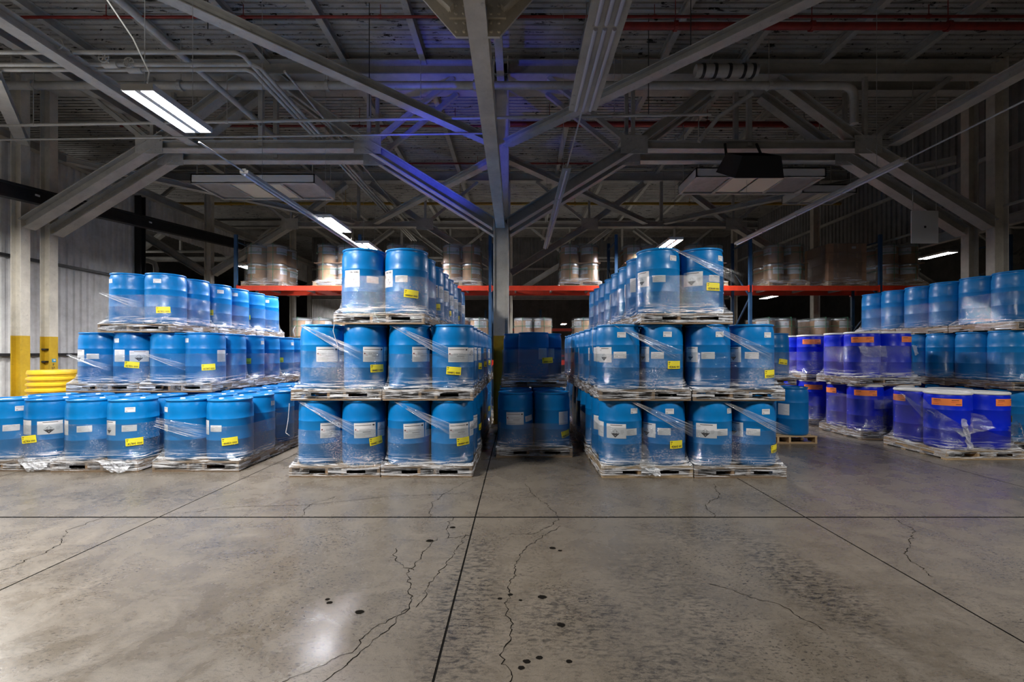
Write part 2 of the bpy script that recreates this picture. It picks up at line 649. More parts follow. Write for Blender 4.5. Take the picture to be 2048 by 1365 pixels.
def scribble(p, x0, x1, z, n, dz, mi=2, hgt=0.0035):
    for k in range(n):
        e = x0 + (x1 - x0) * random.uniform(0.5, 1.0)
        p.rect(x0, z - k * dz, e, z - k * dz + hgt, mi, 1, 2)


def corrosive(p, cx, cz, r):
    p.poly([(cx, cz - r), (cx + r, cz), (cx, cz + r), (cx - r, cz)], 1, 1)
    k = r * 0.93
    p.poly([(cx - k, cz), (cx + k, cz), (cx, cz + k)], 0, 2)
    p.line((cx - r * 0.45, cz + r * 0.42), (cx - r * 0.1, cz + r * 0.55), r * 0.09, 1, 3)
    p.line((cx + r * 0.12, cz + r * 0.55), (cx + r * 0.45, cz + r * 0.42), r * 0.09, 1, 3)
    for dx, dz in ((-0.28, 0.28), (-0.18, 0.2), (0.25, 0.27)):
        p.rect(cx + r * dx - r * 0.03, cz + r * dz, cx + r * dx + r * 0.03, cz + r * dz + r * 0.09, 1, 3)
    p.line((cx - r * 0.55, cz + r * 0.06), (cx - r * 0.1, cz + r * 0.10), r * 0.10, 1, 3)
    p.line((cx + r * 0.08, cz + r * 0.07), (cx + r * 0.5, cz + r * 0.13), r * 0.10, 1, 3)
    p.rect(cx - r * 0.08, cz - r * 0.55, cx + r * 0.08, cz - r * 0.42, 0, 2)


def label_print(kind):
    p = Print()
    if kind == 'hazard':
        w2, h2 = 0.135, 0.098
        p.rect(-w2, -h2, w2, h2, 0, 0, 10)
        p.rect(-0.075, h2 - 0.022, 0.085, h2 - 0.014, 1, 1, 4)
        scribble(p, -w2 + 0.012, -0.05, h2 - 0.038, 2, 0.009)
        scribble(p, 0.06, w2 - 0.012, 0.01, 5, 0.012)
        corrosive(p, -0.01, -0.03, 0.058)
    elif kind == 'hazard_tall':
        w2, h2 = 0.105, 0.105
        p.rect(-w2, -h2, w2, h2, 0, 0, 8)
        p.rect(-0.065, h2 - 0.022, 0.065, h2 - 0.014, 1, 1, 4)
        scribble(p, -w2 + 0.012, -0.04, h2 - 0.038, 2, 0.009)
        corrosive(p, -0.01, -0.032, 0.05)
    elif kind == 'plain':
        w2, h2 = 0.145, 0.102
        p.rect(-w2, -h2, w2, h2, 0, 0, 10)
        p.rect(-w2 + 0.014, h2 - 0.036, w2 - 0.06, h2 - 0.029, 1, 1, 4)
        p.rect(-w2 + 0.008, h2 - 0.012, w2 - 0.1, h2 - 0.009, 2, 1, 4)
        p.poly([(w2 - 0.03 + 0.017 * math.cos(a * PI / 4), h2 - 0.034 + 0.012 * math.sin(a * PI / 4)) for a in range(8)], 1, 1)
        for k, dx in enumerate((0.0, 0.024)):
            cx, cz = -w2 + 0.022 + dx, 0.012 - 0.018 * k
            p.poly([(cx, cz - 0.013), (cx + 0.013, cz), (cx, cz + 0.013), (cx - 0.013, cz)], 3, 1)
            p.poly([(cx, cz - 0.010), (cx + 0.010, cz), (cx, cz + 0.010), (cx - 0.010, cz)], 0 if k else 1, 2)
        scribble(p, -w2 + 0.07, w2 - 0.03, 0.018, 3, 0.011)
        p.rect(-0.03, -0.025, 0.075, -0.020, 1, 1, 3)
        scribble(p, -w2 + 0.02, w2 - 0.03, -0.045, 4, 0.013)
    elif kind == 'env':          # dead tree and fish marks
        w2, h2 = 0.115, 0.115
        p.rect(-w2, -h2, w2, h2, 0, 0, 8)
        p.text('UN 3082', -0.03, h2 - 0.042, 0.034, 1, 1, 0.13)
        for k in range(6):
            p.line((-w2 + 0.012 + k * 0.012, 0.01), (-w2 + 0.018 + k * 0.01, 0.03 + 0.035 * math.sin((k + 1) * 0.5)), 0.004, 1)
        cx, cz, r = 0.045, -0.025, 0.062
        p.poly([(cx, cz - r), (cx + r, cz), (cx, cz + r), (cx - r, cz)], 1, 1)
        p.poly([(cx, cz - r * 0.93), (cx + r * 0.93, cz), (cx, cz + r * 0.93), (cx - r * 0.93, cz)], 0, 2)
        p.line((cx - 0.012, cz - 0.02), (cx - 0.010, cz + 0.024), 0.006, 1, 3)
        p.line((cx - 0.010, cz + 0.005), (cx - 0.028, cz + 0.02), 0.005, 1, 3)
        p.line((cx - 0.010, cz + 0.01), (cx + 0.010, cz + 0.02), 0.005, 1, 3)
        p.poly([(cx - 0.005, cz - 0.028), (cx + 0.012, cz - 0.02), (cx + 0.028, cz - 0.016), (cx + 0.022, cz - 0.028)], 1, 3)
        scribble(p, -w2 + 0.012, -0.03, -0.03, 5, 0.014)
    elif kind == 'tree':         # narrow label beside the plain one
        w2, h2 = 0.075, 0.1
        p.rect(-w2, -h2, w2, h2, 0, 0, 6)
        for k in range(7):
            p.line((-0.05 + k * 0.016, 0.0), (-0.045 + k * 0.015, 0.02 + 0.045 * math.sin((k + 1) * 0.4)), 0.005, 1)
        p.line((-0.06, -0.003), (0.06, -0.003), 0.005, 1)
        scribble(p, -0.055, 0.055, -0.03, 4, 0.015)
    elif kind == 'text':
        w2, h2 = 0.10, 0.105
        p.rect(-w2, -h2, w2, h2, 0, 0, 8)
        scribble(p, -w2 + 0.012, w2 - 0.012, h2 - 0.025, 13, 0.0145)
    elif kind == 'info':
        w2, h2 = 0.085, 0.046
        p.rect(-w2, -h2, w2, h2, 0, 0, 6)
        p.rect(-0.05, h2 - 0.02, 0.04, h2 - 0.016, 2, 1, 3)
        scribble(p, -w2 + 0.012, 0.0, 0.012, 5, 0.011)
    elif kind == 'small':
        w2, h2 = 0.058, 0.036
        p.rect(-w2, -h2, w2, h2, 0, 0, 5)
        scribble(p, -w2 + 0.01, w2 - 0.01, h2 - 0.012, 3, 0.009)
        p.rect(-w2 + 0.01, -h2 + 0.008, -w2 + 0.03, -h2 + 0.024, 2, 1)
    elif kind == 'orange':
        w2, h2 = 0.19, 0.055
        p.rect(-w2, -h2, w2, h2, 0, 0, 12)
        for x0 in (-w2 + 0.03, w2 - 0.13):
            p.rect(x0, h2 - 0.028, x0 + 0.09, h2 - 0.020, 1, 1, 4)
            scribble(p, x0 - 0.005, x0 + 0.1, h2 - 0.045, 2, 0.012, 3)
        p.rect(-w2 + 0.02, -h2 + 0.02, -w2 + 0.1, -h2 + 0.026, 3, 1, 3)
        p.rect(w2 - 0.08, -h2 + 0.02, w2 - 0.01, -h2 + 0.028, 1, 1, 3)
    return p


DR = 0.296           # drum radius
DH = 0.90
LABEL_ME = {}
LABEL_H = {'hazard': 0.485, 'hazard_tall': 0.485, 'plain': 0.485, 'env': 0.485, 'tree': 0.485, 'text': 0.485,
           'info': 0.475, 'small': 0.755, 'orange': 0.745}


def label_mesh(kind, rad):
    k = (kind, rad)
    if k not in LABEL_ME:
        mb = MB()
        label_print(kind).wrap(mb, cyl_map(rad + 0.0015))
        mats = LM if kind != 'orange' else ['orange', 'ink', 'ink_grey', 'ink_red']
        LABEL_ME[k] = mb.mesh(kind + '_label', mats)
    return LABEL_ME[k]


LABEL_NAME = {'hazard': 'hazard_label', 'hazard_tall': 'hazard_label', 'plain': 'product_label', 'env': 'marine_hazard_label',
              'tree': 'tree_mark_label', 'text': 'text_label', 'info': 'barcode_label', 'small': 'small_label', 'orange': 'orange_label'}

# ------------------------------------------------------------------ prototypes' shared meshes
prof = [(0, .014), (.255, .014), (.268, .0), (.281, .005), (.291, .028), (.2955, .055), (.296, .075), (.296, .296), (.2988, .302), (.2992, .307), (.2988, .312),
        (.296, .318), (.296, .45), (.296, .604), (.2988, .610), (.2992, .615), (.2988, .620), (.296, .626), (.296, .70), (.2955, .735), (.2935, .785), (.286, .832), (.280, .850), (.2785, .856),
        (.2785, .868), (.287, .872), (.2905, .877), (.291, .884), (.2895, .895), (.284, .899), (.271, .898), (.268, .893), (.266, .882), (.2, .878), (0, .878)]
DRUM_ME = MB().lathe(prof, 48).mesh('drum_body', 'drum', True)
prof2 = [(0, .014), (.255, .014), (.268, .0), (.281, .005), (.291, .028), (.2955, .055), (.296, .075), (.296, .300), (.2985, .305), (.2985, .311),
         (.296, .316), (.296, .45), (.296, .616), (.2985, .621), (.2985, .627), (.296, .632), (.296, .75), (.2955, .78), (.294, .82), (.287, .862), (.284, .868), (.284, .872), (0, .872)]
DEEP_ME = MB().lathe(prof2, 48).mesh('open_head_drum_body', 'drum_deep', True)
LID_ME = MB().lathe([(.284, .868), (.297, .868), (.301, .876), (.301, .895), (.295, .903), (.272, .903), (.264, .893), (0, .893)], 48).mesh('drum_lid', 'lid_white', True)
BUNG_ME = MB().lathe([(.033, 0), (.033, .010), (.028, .016), (.016, .016), (.014, .011), (0, .011)], 14).mesh('bung_plug', 'bung', True)
mb = MB()
mb.box((0, 0, 0.0006), (0.13, 0.085, 0.0012))
LIDTAG_ME = mb.mesh('lid_tag', 'paper')
SIDE = 1.22
PT = 0.14            # pallet height
BOARD_ME = MB().box((0, 0, 0), (SIDE, 0.125, 0.02)).mesh('deck_board', 'wood')
BOARDN_ME = MB().box((0, 0, 0), (SIDE, 0.085, 0.02)).mesh('bottom_board', 'wood')
# notched stringer running front to back
mb = MB()
pts = [(-.61, -.05), (-.40, -.05), (-.385, -.012), (-.19, -.012), (-.175, -.05), (.175, -.05), (.19, -.012), (.385, -.012), (.40, -.05), (.61, -.05), (.61, .05), (-.61, .05)]
vs = [(-.019, y, z) for y, z in pts] + [(.019, y, z) for y, z in pts]
n = len(pts)
fs = [tuple(range(n)), tuple(range(2 * n - 1, n - 1, -1))] + [(i, i + n, (i + 1) % n + n, (i + 1) % n) for i in range(n)]
mb.add(vs, fs)
STRING_ME = mb.mesh('stringer', 'wood')
def remat(me, k):
    c = me.copy()
    c.materials.clear()
    c.materials.append(M[k])
    return c
BOARD_N2, BOARDN_N2, STRING_N2 = remat(BOARD_ME, 'wood_new'), remat(BOARDN_ME, 'wood_new'), remat(STRING_ME, 'wood_new')


def make_pallet(x, y, z, label, rz=0.0, new=False, block=False, group=None):
    """x, y: centre; z: underside"""
    root = tag(link('pallet', None, None, (x, y, z), rz), label, 'pallet', group)
    B, N, G = (BOARD_N2, BOARDN_N2, STRING_N2) if new else (BOARD_ME, BOARDN_ME, STRING_ME)
    for i in range(7):
        yy = -.5475 + i * 0.1825
        o = link('deck_board', B, root, (random.uniform(-.004, .004), yy + random.uniform(-.006, .006) * (0 < i < 6), PT - .01))
        o.rotation_euler.z = random.uniform(-.004, .004)
    xs = (-.55, 0, .55) if block else (-.591, -.105, .11, .591)
    for sx in xs:
        o = link('stringer', G, root, (sx, 0, .07))
        if block:
            o.scale = (2.6, 1, 1)
    for yy in (-.567, -.18, .18, .567):
        link('bottom_board', N, root, (random.uniform(-.004, .004), yy, .01))
    return root


def make_drum(x, y, z, label, labels=(), deep=False, top=False, lidtag=None, group=None):
    """labels: (kind, angle from the side facing the camera aisle, height offset, tilt)"""
    o = tag(link('drum', DEEP_ME if deep else DRUM_ME, None, (x, y, z), 0), label, 'drum', group)
    face = math.atan2(-x, y)
    for it in labels:
        kind, ang = it[0], it[1]
        dz = it[2] if len(it) > 2 else random.uniform(-.006, .006)
        c = link(LABEL_NAME[kind], label_mesh(kind, DR), o, (0, 0, LABEL_H[kind] + dz), face + R(ang))
        if len(it) > 3:
            c.rotation_euler = (0, R(it[3]), face + R(ang))
        else:
            c.rotation_euler = (0, R(random.uniform(-1.0, 1.0)), face + R(ang))
    if deep:
        link('lid', LID_ME, o)
    elif top:
        a = random.uniform(0, 2 * PI)
        for k in (0, PI):
            link('bung', BUNG_ME, o, (.18 * math.cos(a + k), .18 * math.sin(a + k), .878))
        b = a + random.uniform(1.0, 2.0)
        link('lid_tag', LIDTAG_ME, o, (.14 * math.cos(b), .14 * math.sin(b), .8785), random.uniform(-.3, .3))
    return o


# ------------------------------------------------------------------ stretch film round a pallet load
def ring(half_x, half_y, rad, ns=14, na=9):
    """closed rounded-rectangle path, counter-clockwise from the front (-y) side's left end"""
    out = []
    cs = [(half_x, -half_y, -PI / 2), (half_x, half_y, 0), (-half_x, half_y, PI / 2), (-half_x, -half_y, PI)]
    prev = (-half_x, -half_y - rad)
    for cx, cy, a0 in cs:
        st = (cx + rad * math.cos(a0), cy + rad * math.sin(a0))
        for i in range(ns):
            t = i / ns
            out.append((prev[0] + (st[0] - prev[0]) * t, prev[1] + (st[1] - prev[1]) * t))
        for i in range(na):
            a = a0 + (PI / 2) * i / na
            out.append((cx + rad * math.cos(a), cy + rad * math.sin(a)))
        prev = (cx + rad * math.cos(a0 + PI / 2), cy + rad * math.sin(a0 + PI / 2))
    return out


FR_ = DR + 0.008
PITCH = 0.602


def film_mesh(seed, top=0.50, topfn=None, torn=True, px=PITCH / 2, py=PITCH / 2, mats=('film',), base_to_pallet=True):
    rnd = random.Random(seed)
    NS, NA = 14, 9
    A = ring(px, py, FR_, NS, NA)
    B = ring(.585, .585, .034, NS, NA)
    N = len(A)
    lows = [.018, .055, .095, .132] if base_to_pallet else []
    zs = lows + [.150, .172, .205, .25, .31]
    tt = [1.0] * len(lows) + [.97, .72, .42, .18, .05]
    ups = 6
    mbb = MB()
    vs = []
    hts = [(topfn(i / N) if topfn else top) for i in range(N)]
    for z, t in zip(zs, tt):
        for i in range(N):
            k = t * (1 + .10 * math.sin(i * 1.7 + seed) * (0 < t < 1))
            k = min(k, 1.0)
            wob = rnd.uniform(-.003, .004) if t > .1 else 0
            a, b = A[i], B[i]
            x = a[0] + (b[0] - a[0]) * k
            y = a[1] + (b[1] - a[1]) * k
            L = math.hypot(x, y)
            vs.append((x * (1 + wob / L), y * (1 + wob / L), z + (rnd.uniform(-.008, .008) if .1 < t < .99 else 0)))
    for u in range(1, ups + 1):
        for i in range(N):
            zt = PT + hts[i]
            z = .31 + (zt - .31) * u / ups
            L = math.hypot(*A[i])
            wob = rnd.uniform(0, .002)
            vs.append((A[i][0] * (1 + wob / L), A[i][1] * (1 + wob / L), z))
    rows = len(zs) + ups
    fs = []
    holes = set()
    if torn and base_to_pallet:
        for side in range(4):
            s0 = side * (NS + NA)
            for a, b in ((3, 6), (9, 12)):
                if rnd.random() < .75:
                    for i in range(a, b):
                        holes.add((1, s0 + i))
    for r in range(rows - 1):
        for i in range(N):
            if (r, i) in holes:
                continue
            j = (i + 1) % N
            fs.append((r * N + i, r * N + j, (r + 1) * N + j, (r + 1) * N + i))
    mbb.add(vs, fs)
    return mbb.mesh('stretch_film', list(mats), True)


FILMS = [film_mesh(s, .49 + .02 * (s % 3)) for s in range(5)]


FILMS_PLAIN = [remat(m_, 'film_plain') for m_ in FILMS]


def hull_map(cx, cy):
    """x measured along the film from the tangent point of the front drum at (cx, cy), pallet coordinates"""
    def fn(x, z, h):
        r = FR_ + .003 + h
        if x <= 0:
            return (cx + x, cy - r, z)
        a = x / FR_
        if a > PI / 2:
            return (cx + r, cy + (a - PI / 2) * FR_, z)
        return (cx + r * math.sin(a), cy - r * math.cos(a), z)
    return fn


def add_sticker(film, px, py, s, z, number, tilt=0.0):
    p = Print()
    w2, h2 = .098, .052
    p.rect(-w2, -h2, w2, h2, 0, 0, 8)
    p.rect(-w2 + .008, h2 - .022, -w2 + .034, h2 - .012, 1, 1)
    p.rect(-w2 + .01, h2 - .045, -w2 + .026, h2 - .036, 1, 1)
    p.rect(-w2 + .045, h2 - .024, w2 - .01, h2 - .022, 2, 1, 4)
    p.rect(-w2 + .04, h2 - .048, w2 - .014, h2 - .046, 2, 1, 4)
    p.text(number, -w2 + .010, -h2 + .010, .044, 1, 1, 2 * w2 - .022)
    base = hull_map(px, py)
    mbb = MB()
    p.wrap(mbb, lambda x, zz, h: base(s + x, z + zz, h), tilt)
    o = link('yellow_sticker', mbb.mesh('yellow_sticker', ['sticker', 'ink', 'ink_grey']), film)
    o['label'] = 'yellow sticker printed with a black number'
    return o


def add_tail(film, a, b, w0, w1, name='film_tail', mat='film_band', strands=9, bow=0.02, seed=0):
    """a loose pleated band of film from point a down to point b (pallet coordinates)"""
    rnd = random.Random(seed)
    a, b = Vector(a), Vector(b)
    d = (b - a)
    up = Vector((0, 0, 1))
    side = (up - d.normalized() * up.dot(d.normalized())).normalized()
    out = d.normalized().cross(side)
    if out.y > 0:
        out = -out
    segs = 12
    vs, fs = [], []
    pl = [rnd.uniform(0, .012) * (k % 2) for k in range(strands)]
    for i in range(segs + 1):
        t = i / segs
        wd = w0 + (w1 - w0) * t
        for k in range(strands):
            u = k / (strands - 1) - .5
            p = a + d * t + side * (u * wd) + out * (bow * math.sin(PI * t) + pl[k] * (0.4 + .6 * math.sin(PI * t)))
            vs.append(p)
    for i in range(segs):
        for k in range(strands - 1):
            fs.append((i * strands + k, i * strands + k + 1, (i + 1) * strands + k + 1, (i + 1) * strands + k))
    mbb = MB()
    mbb.add(vs, fs)
    nband = len(vs)
    # rolled bright edge cord
    mbb.tube([a + d * (i / 15) - side * (.5 * (w0 + (w1 - w0) * i / 15)) + out * (bow * math.sin(PI * i / 15) + .004) for i in range(11)], .0035, 5, 1)
    me = mbb.mesh(name, [mat, 'film_white'], True)
    uv = me.uv_layers.new(name='uv')
    for lp in me.loops:
        k = lp.vertex_index
        if k < nband:
            uv.data[lp.index].uv = ((k // strands) / segs, (k % strands) / (strands - 1))
    return link(name, me, film)


# ================================================================== THE SETTING
# floor slabs with open joints
floor = struct(link('floor', MB().box((2, 20, -.104), (64, 72, .2)).mesh('floor_base', 'joint')), 'worn grey polished concrete floor with dark saw-cut joints', 'floor')
XE = [-30, -20.4, -17.05, -13.7, -10.35, -7.0, -3.65, -.43, 2.93, 6.3, 9.65, 13.0, 16.35, 19.7, 34]
YE = [-15, -1.5, 4.63, 10.8, 17.0, 23.2, 29.4, 56]
for i in range(len(XE) - 1):
    for j in range(len(YE) - 1):
        g, gy_ = .007, .014
        x0, x1, y0, y1 = XE[i] + g, XE[i + 1] - g, YE[j] + gy_, YE[j + 1] - gy_
        mb = MB()
        mb.add([(x0, y0, -.05), (x1, y0, -.05), (x1, y1, -.05), (x0, y1, -.05), (x0, y0, 0), (x1, y0, 0), (x1, y1, 0), (x0, y1, 0)],
               [(0, 1, 5, 4), (1, 2, 6, 5), (2, 3, 7, 6), (3, 0, 4, 7)], 1)
        mb.add([(x0, y0, 0), (x1, y0, 0), (x1, y1, 0), (x0, y1, 0)], [(0, 1, 2, 3)], 0)
        link('slab', mb.mesh('slab', ['floor', 'joint']), floor)

# cracks in the slabs (metres on the floor)
CRACKS = [
    [(-.98, 2.32), (-.84, 2.62), (-.71, 2.98), (-.73, 3.13), (-.80, 3.35), (-.84, 3.5), (-.80, 3.64), (-.77, 3.95), (-.72, 4.1)],
    [(-.80, 3.5), (-.93, 3.6), (-1.02, 3.75), (-1.04, 3.9)],
    [(-.71, 2.98), (-.80, 2.86), (-.90, 2.72), (-.92, 2.55), (-1.09, 2.41), (-1.22, 2.3), (-1.4, 2.18)],
    [(-.66, 3.0), (-.62, 3.4), (-.56, 3.6), (-.52, 3.86), (-.47, 4.2)],
    [(-.05, 2.1), (-.02, 2.35), (-.09, 2.5), (-.03, 2.75), (-.07, 3.0), (-.05, 3.3), (.0, 3.65), (.06, 3.9)],
    [(-.10, 4.2), (.15, 4.2), (.33, 4.42), (.42, 4.6)],
    [(-.42, 4.18), (-.63, 4.1), (-.68, 4.5), (-.64, 4.62)],
    [(-4.2, 4.62), (-4.25, 4.3), (-3.98, 3.95), (-3.95, 3.6), (-3.98, 3.4)],
    [(-.9, 4.64), (-.95, 5.1), (-.80, 5.6), (-.6, 6.0)],
    [(2.02, 4.64), (2.05, 5.0), (2.35, 5.3), (2.5, 5.8)],
    [(3.8, 4.6), (3.75, 4.3), (3.55, 4.1), (3.2, 3.75), (3.1, 3.4)],
    [(.42, 4.64), (.33, 5.0), (.2, 5.3), (.1, 5.8)],
    [(-3.5, 4.75), (-3.0, 4.95), (-2.3, 5.0), (-1.5, 5.3), (-.7, 5.4)],
    [(-2.2, 4.64), (-2.3, 5.0), (-2.1, 5.3)],
    [(.06, 3.9), (.2, 4.1), (.42, 4.4)], [(1.4, 3.3), (1.75, 3.0), (1.85, 2.75)],
]
for ln in CRACKS:
    pts = []
    for (x0, y0), (x1, y1) in zip(ln, ln[1:]):
        nseg = max(4, int(math.hypot(x1 - x0, y1 - y0) / .022))
        for k in range(nseg):
            t = k / nseg
            pts.append((x0 + (x1 - x0) * t + random.uniform(-.010, .010) + .012 * math.sin(9 * t + x0 * 40), y0 + (y1 - y0) * t + random.uniform(-.010, .010)))
    pts.append(ln[-1])
    vs, fs = [], []
    for k, (x, y) in enumerate(pts):
        a = pts[max(k - 1, 0)]
        b = pts[min(k + 1, len(pts) - 1)]
        L = math.hypot(b[0] - a[0], b[1] - a[1]) or 1
        wd = random.uniform(.0008, .0042) * (0.4 if k in (0, len(pts) - 1) else 1)
        nx, ny = -(b[1] - a[1]) / L * wd, (b[0] - a[0]) / L * wd
        vs += [(x - nx, y - ny, .0012), (x + nx, y + ny, .0012)]
        if k:
            fs.append((2 * k - 2, 2 * k, 2 * k + 1, 2 * k - 1))
    mb = MB()
    mb.add(vs, fs)
    link('crack', mb.mesh('crack', 'crack'), floor)
# oil spots
for (x, y, r) in [(-1.02, 2.94, .03), (-1.26, 3.05, .022), (-1.29, 3.09, .018), (-.78, 4.05, .035), (-.62, 4.36, .03), (.17, 3.12, .032), (.05, 2.47, .022), (.12, 2.50, .02), (.02, 2.42, .02), (.28, 2.47, .018), (.27, 2.80, .028),
                  (.30, 3.9, .03), (.36, 3.85, .02), (-.12, 3.1, .018), (-.05, 3.15, .02), (.02, 3.08, .014)]:
    k = 16
    vs = [(x + r * random.uniform(.82, 1.08) * math.cos(2 * PI * i / k), y + 0.8 * r * random.uniform(.82, 1.08) * math.sin(2 * PI * i / k), .0014) for i in range(k)]
    mb = MB()
    mb.add(vs, [tuple(range(k))])
    link('oil_spot', mb.mesh('oil_spot', 'crack'), floor)

# roof deck: ribbed sheets, ribs running across the hall
ZC = 8.5
ceiling = struct(link('ceiling', MB().box((2, 20, ZC + .35), (64, 72, .1)).mesh('roof_board', 'dark_steel')), 'dark ribbed metal roof deck with peeling off-white paint', 'ceiling')
PITCHR, NRIB = .15, 6
def deck_mesh(length):
    pr = []
    for k in range(NRIB):
        y = k * PITCHR
        pr += [(y, 0), (y + .098, 0), (y + .104, .085), (y + .144, .085)]
    pr.append((NRIB * PITCHR, 0))
    vs = [(x, y, z) for x in (0, length) for y, z in pr]
    nn = len(pr)
    mbb = MB()
    mbb.add(vs, [(i, i + nn, i + nn + 1, i + 1) for i in range(nn - 1)])
    return mbb.mesh('deck_sheet', 'deck')
XP = [-11.4, -7.6, -3.9, -.38, 3.3, 7.0, 11.05]
for a, b in zip(XP, XP[1:]):
    me = deck_mesh(b - a - .004)
    y = 6.2
    while y < 30:
        link('deck_sheet', me, ceiling, (a, y, ZC + random.uniform(0, .006)))
        y += NRIB * PITCHR
# the deck goes on over the side bays and the far hall and over the camera, too far off or out of sight to tell sheets apart
def deck_field(x0, x1, y0, y1):
    n_ = int((y1 - y0) / PITCHR)
    pr = []
    for k in range(n_):
        y = y0 + k * PITCHR
        pr += [(y, 0), (y + .098, 0), (y + .104, .085), (y + .144, .085)]
    vs = [(x, y, z) for x in (x0, x1) for y, z in pr]
    nn = len(pr)
    mbb = MB()
    mbb.add(vs, [(i, i + nn, i + nn + 1, i + 1) for i in range(nn - 1)])
    o = link('deck_ribs', mbb.mesh('deck_ribs', 'deck'), ceiling, (0, 0, ZC + .002))
    o['kind'] = 'stuff'
deck_field(-26, -11.42, 2, 48)
deck_field(11.07, 28, 2, 48)
deck_field(-11.4, 11.05, 30.0, 48)
deck_field(-11.4, 11.05, -8, 6.15)

# corrugated siding sheets
def siding_mesh(wdt, hgt, mat):
    pr = []
    p_ = .2
    k = 0
    while k * p_ < wdt - .001:
        x = k * p_
        pr += [(x, 0), (x + .075, 0), (x + .10, .038), (x + .175, .038)]
        k += 1
    pr.append((wdt, 0))
    vs = [(x, y, z) for z in (0, hgt) for x, y in pr]
    nn = len(pr)
    mbb = MB()
    mbb.add(vs, [(i, i + 1, i + nn + 1, i + nn) for i in range(nn - 1)])
    return mbb.mesh('siding_sheet', mat)

def wall(name, label, runs, mat='siding'):
    """runs: (start xy, direction rz, length, z0, z1)"""
    root = struct(link(name, None), label, 'wall')
    for (x, y, rz, L, z0, z1) in runs:
        me = siding_mesh(1.0, z1 - z0, mat)
        k = 0
        while k < L - .01:
            link('siding_sheet', me, root, (x + math.cos(rz) * k, y + math.sin(rz) * k, z0), rz)
            k += 1.0
    return root

WX = -12.25
wl = wall('wall_left', 'white corrugated metal siding wall behind the yellow-footed columns', [(WX, 4.6, PI / 2, 10, 0, 3.98), (WX, 4.6, PI / 2, 10, 4.02, 6.75), (WX, 14.6, PI / 2, 20, 5.75, 6.75), (WX, 26.6, PI / 2, 14, 0, 5.7)])
for z in (1.62, 4.0):
    link('girt', MB().bar((WX + .06, 4.6, z), (WX + .06, 14.6, z), .09, .07).mesh('girt', 'dark_steel'), wl)
link('eave_beam', MB().ibeam((WX + .15, 4.6, 6.85), (WX + .15, 40, 6.85), .2, .24).mesh('eave_beam', 'steel'), wl)
link('door_post', MB().ibeam((WX + .1, 14.65, 0), (WX + .1, 14.65, 6.7), .2, .2).mesh('door_post', 'dark_steel'), wl)
for yy in (20.5, 26.6):
    link('door_post', MB().ibeam((WX + .1, yy, 0), (WX + .1, yy, 6.7), .2, .2).mesh('door_post', 'steel'), wl)
for z in (1.62, 3.4):
    link('girt', MB().bar((WX + .06, 26.6, z), (WX + .06, 40, z), .09, .07).mesh('girt', 'dark_steel'), wl)

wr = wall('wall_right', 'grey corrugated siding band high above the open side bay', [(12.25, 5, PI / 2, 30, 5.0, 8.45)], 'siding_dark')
link('sill_beam', MB().ibeam((12.15, 5, 4.95), (12.15, 35, 4.95), .2, .26).mesh('sill_beam', 'steel'), wr)
link('girt', MB().bar((12.15, 5, 6.7), (12.15, 35, 6.7), .09, .09).mesh('girt', 'steel'), wr)
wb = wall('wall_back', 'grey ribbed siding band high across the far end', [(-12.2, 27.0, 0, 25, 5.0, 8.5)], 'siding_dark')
link('sill_beam', MB().ibeam((-12.2, 26.9, 4.95), (12.5, 26.9, 4.95), .2, .3).mesh('sill_beam', 'steel'), wb)
link('girt', MB().bar((-12.2, 26.9, 6.6), (12.5, 26.9, 6.6), .09, .12).mesh('girt', 'steel'), wb)
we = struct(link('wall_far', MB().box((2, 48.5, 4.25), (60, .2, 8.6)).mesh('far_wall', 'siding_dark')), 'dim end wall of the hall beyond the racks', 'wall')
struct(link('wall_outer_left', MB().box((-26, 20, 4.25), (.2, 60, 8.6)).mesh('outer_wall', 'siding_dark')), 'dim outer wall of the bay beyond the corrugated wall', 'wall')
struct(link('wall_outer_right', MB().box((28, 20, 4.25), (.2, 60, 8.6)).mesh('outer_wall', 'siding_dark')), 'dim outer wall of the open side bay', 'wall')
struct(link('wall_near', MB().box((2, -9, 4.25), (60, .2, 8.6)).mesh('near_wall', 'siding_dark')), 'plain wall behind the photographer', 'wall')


# ------------------------------------------------------------------ columns
def column(x, y, label, yellow=True, top=8.45, wd=.24, dp=.20):
    root = struct(link('column', None, None, (x, y, 0)), label, 'column')
    yb = 2.06
    def sec(z0, z1):
        m_ = MB()
        for sx in (-1, 1):
            m_.box((sx * (wd / 2 - .012), 0, (z0 + z1) / 2), (.024, dp, z1 - z0))
        m_.box((0, 0, (z0 + z1) / 2), (wd - .048, .022, z1 - z0))
        return m_
    if yellow:
        link('yellow_foot', sec(0, yb).mesh('yellow_foot', 'yellow_steel'), root)['label'] = 'yellow painted foot of the column'
    link('shaft', sec(yb if yellow else 0, top).mesh('shaft', 'column'), root)
    link('base_plate', MB().box((0, 0, .012), (.5, .5, .024)).mesh('base_plate', 'column'), root)
    return root

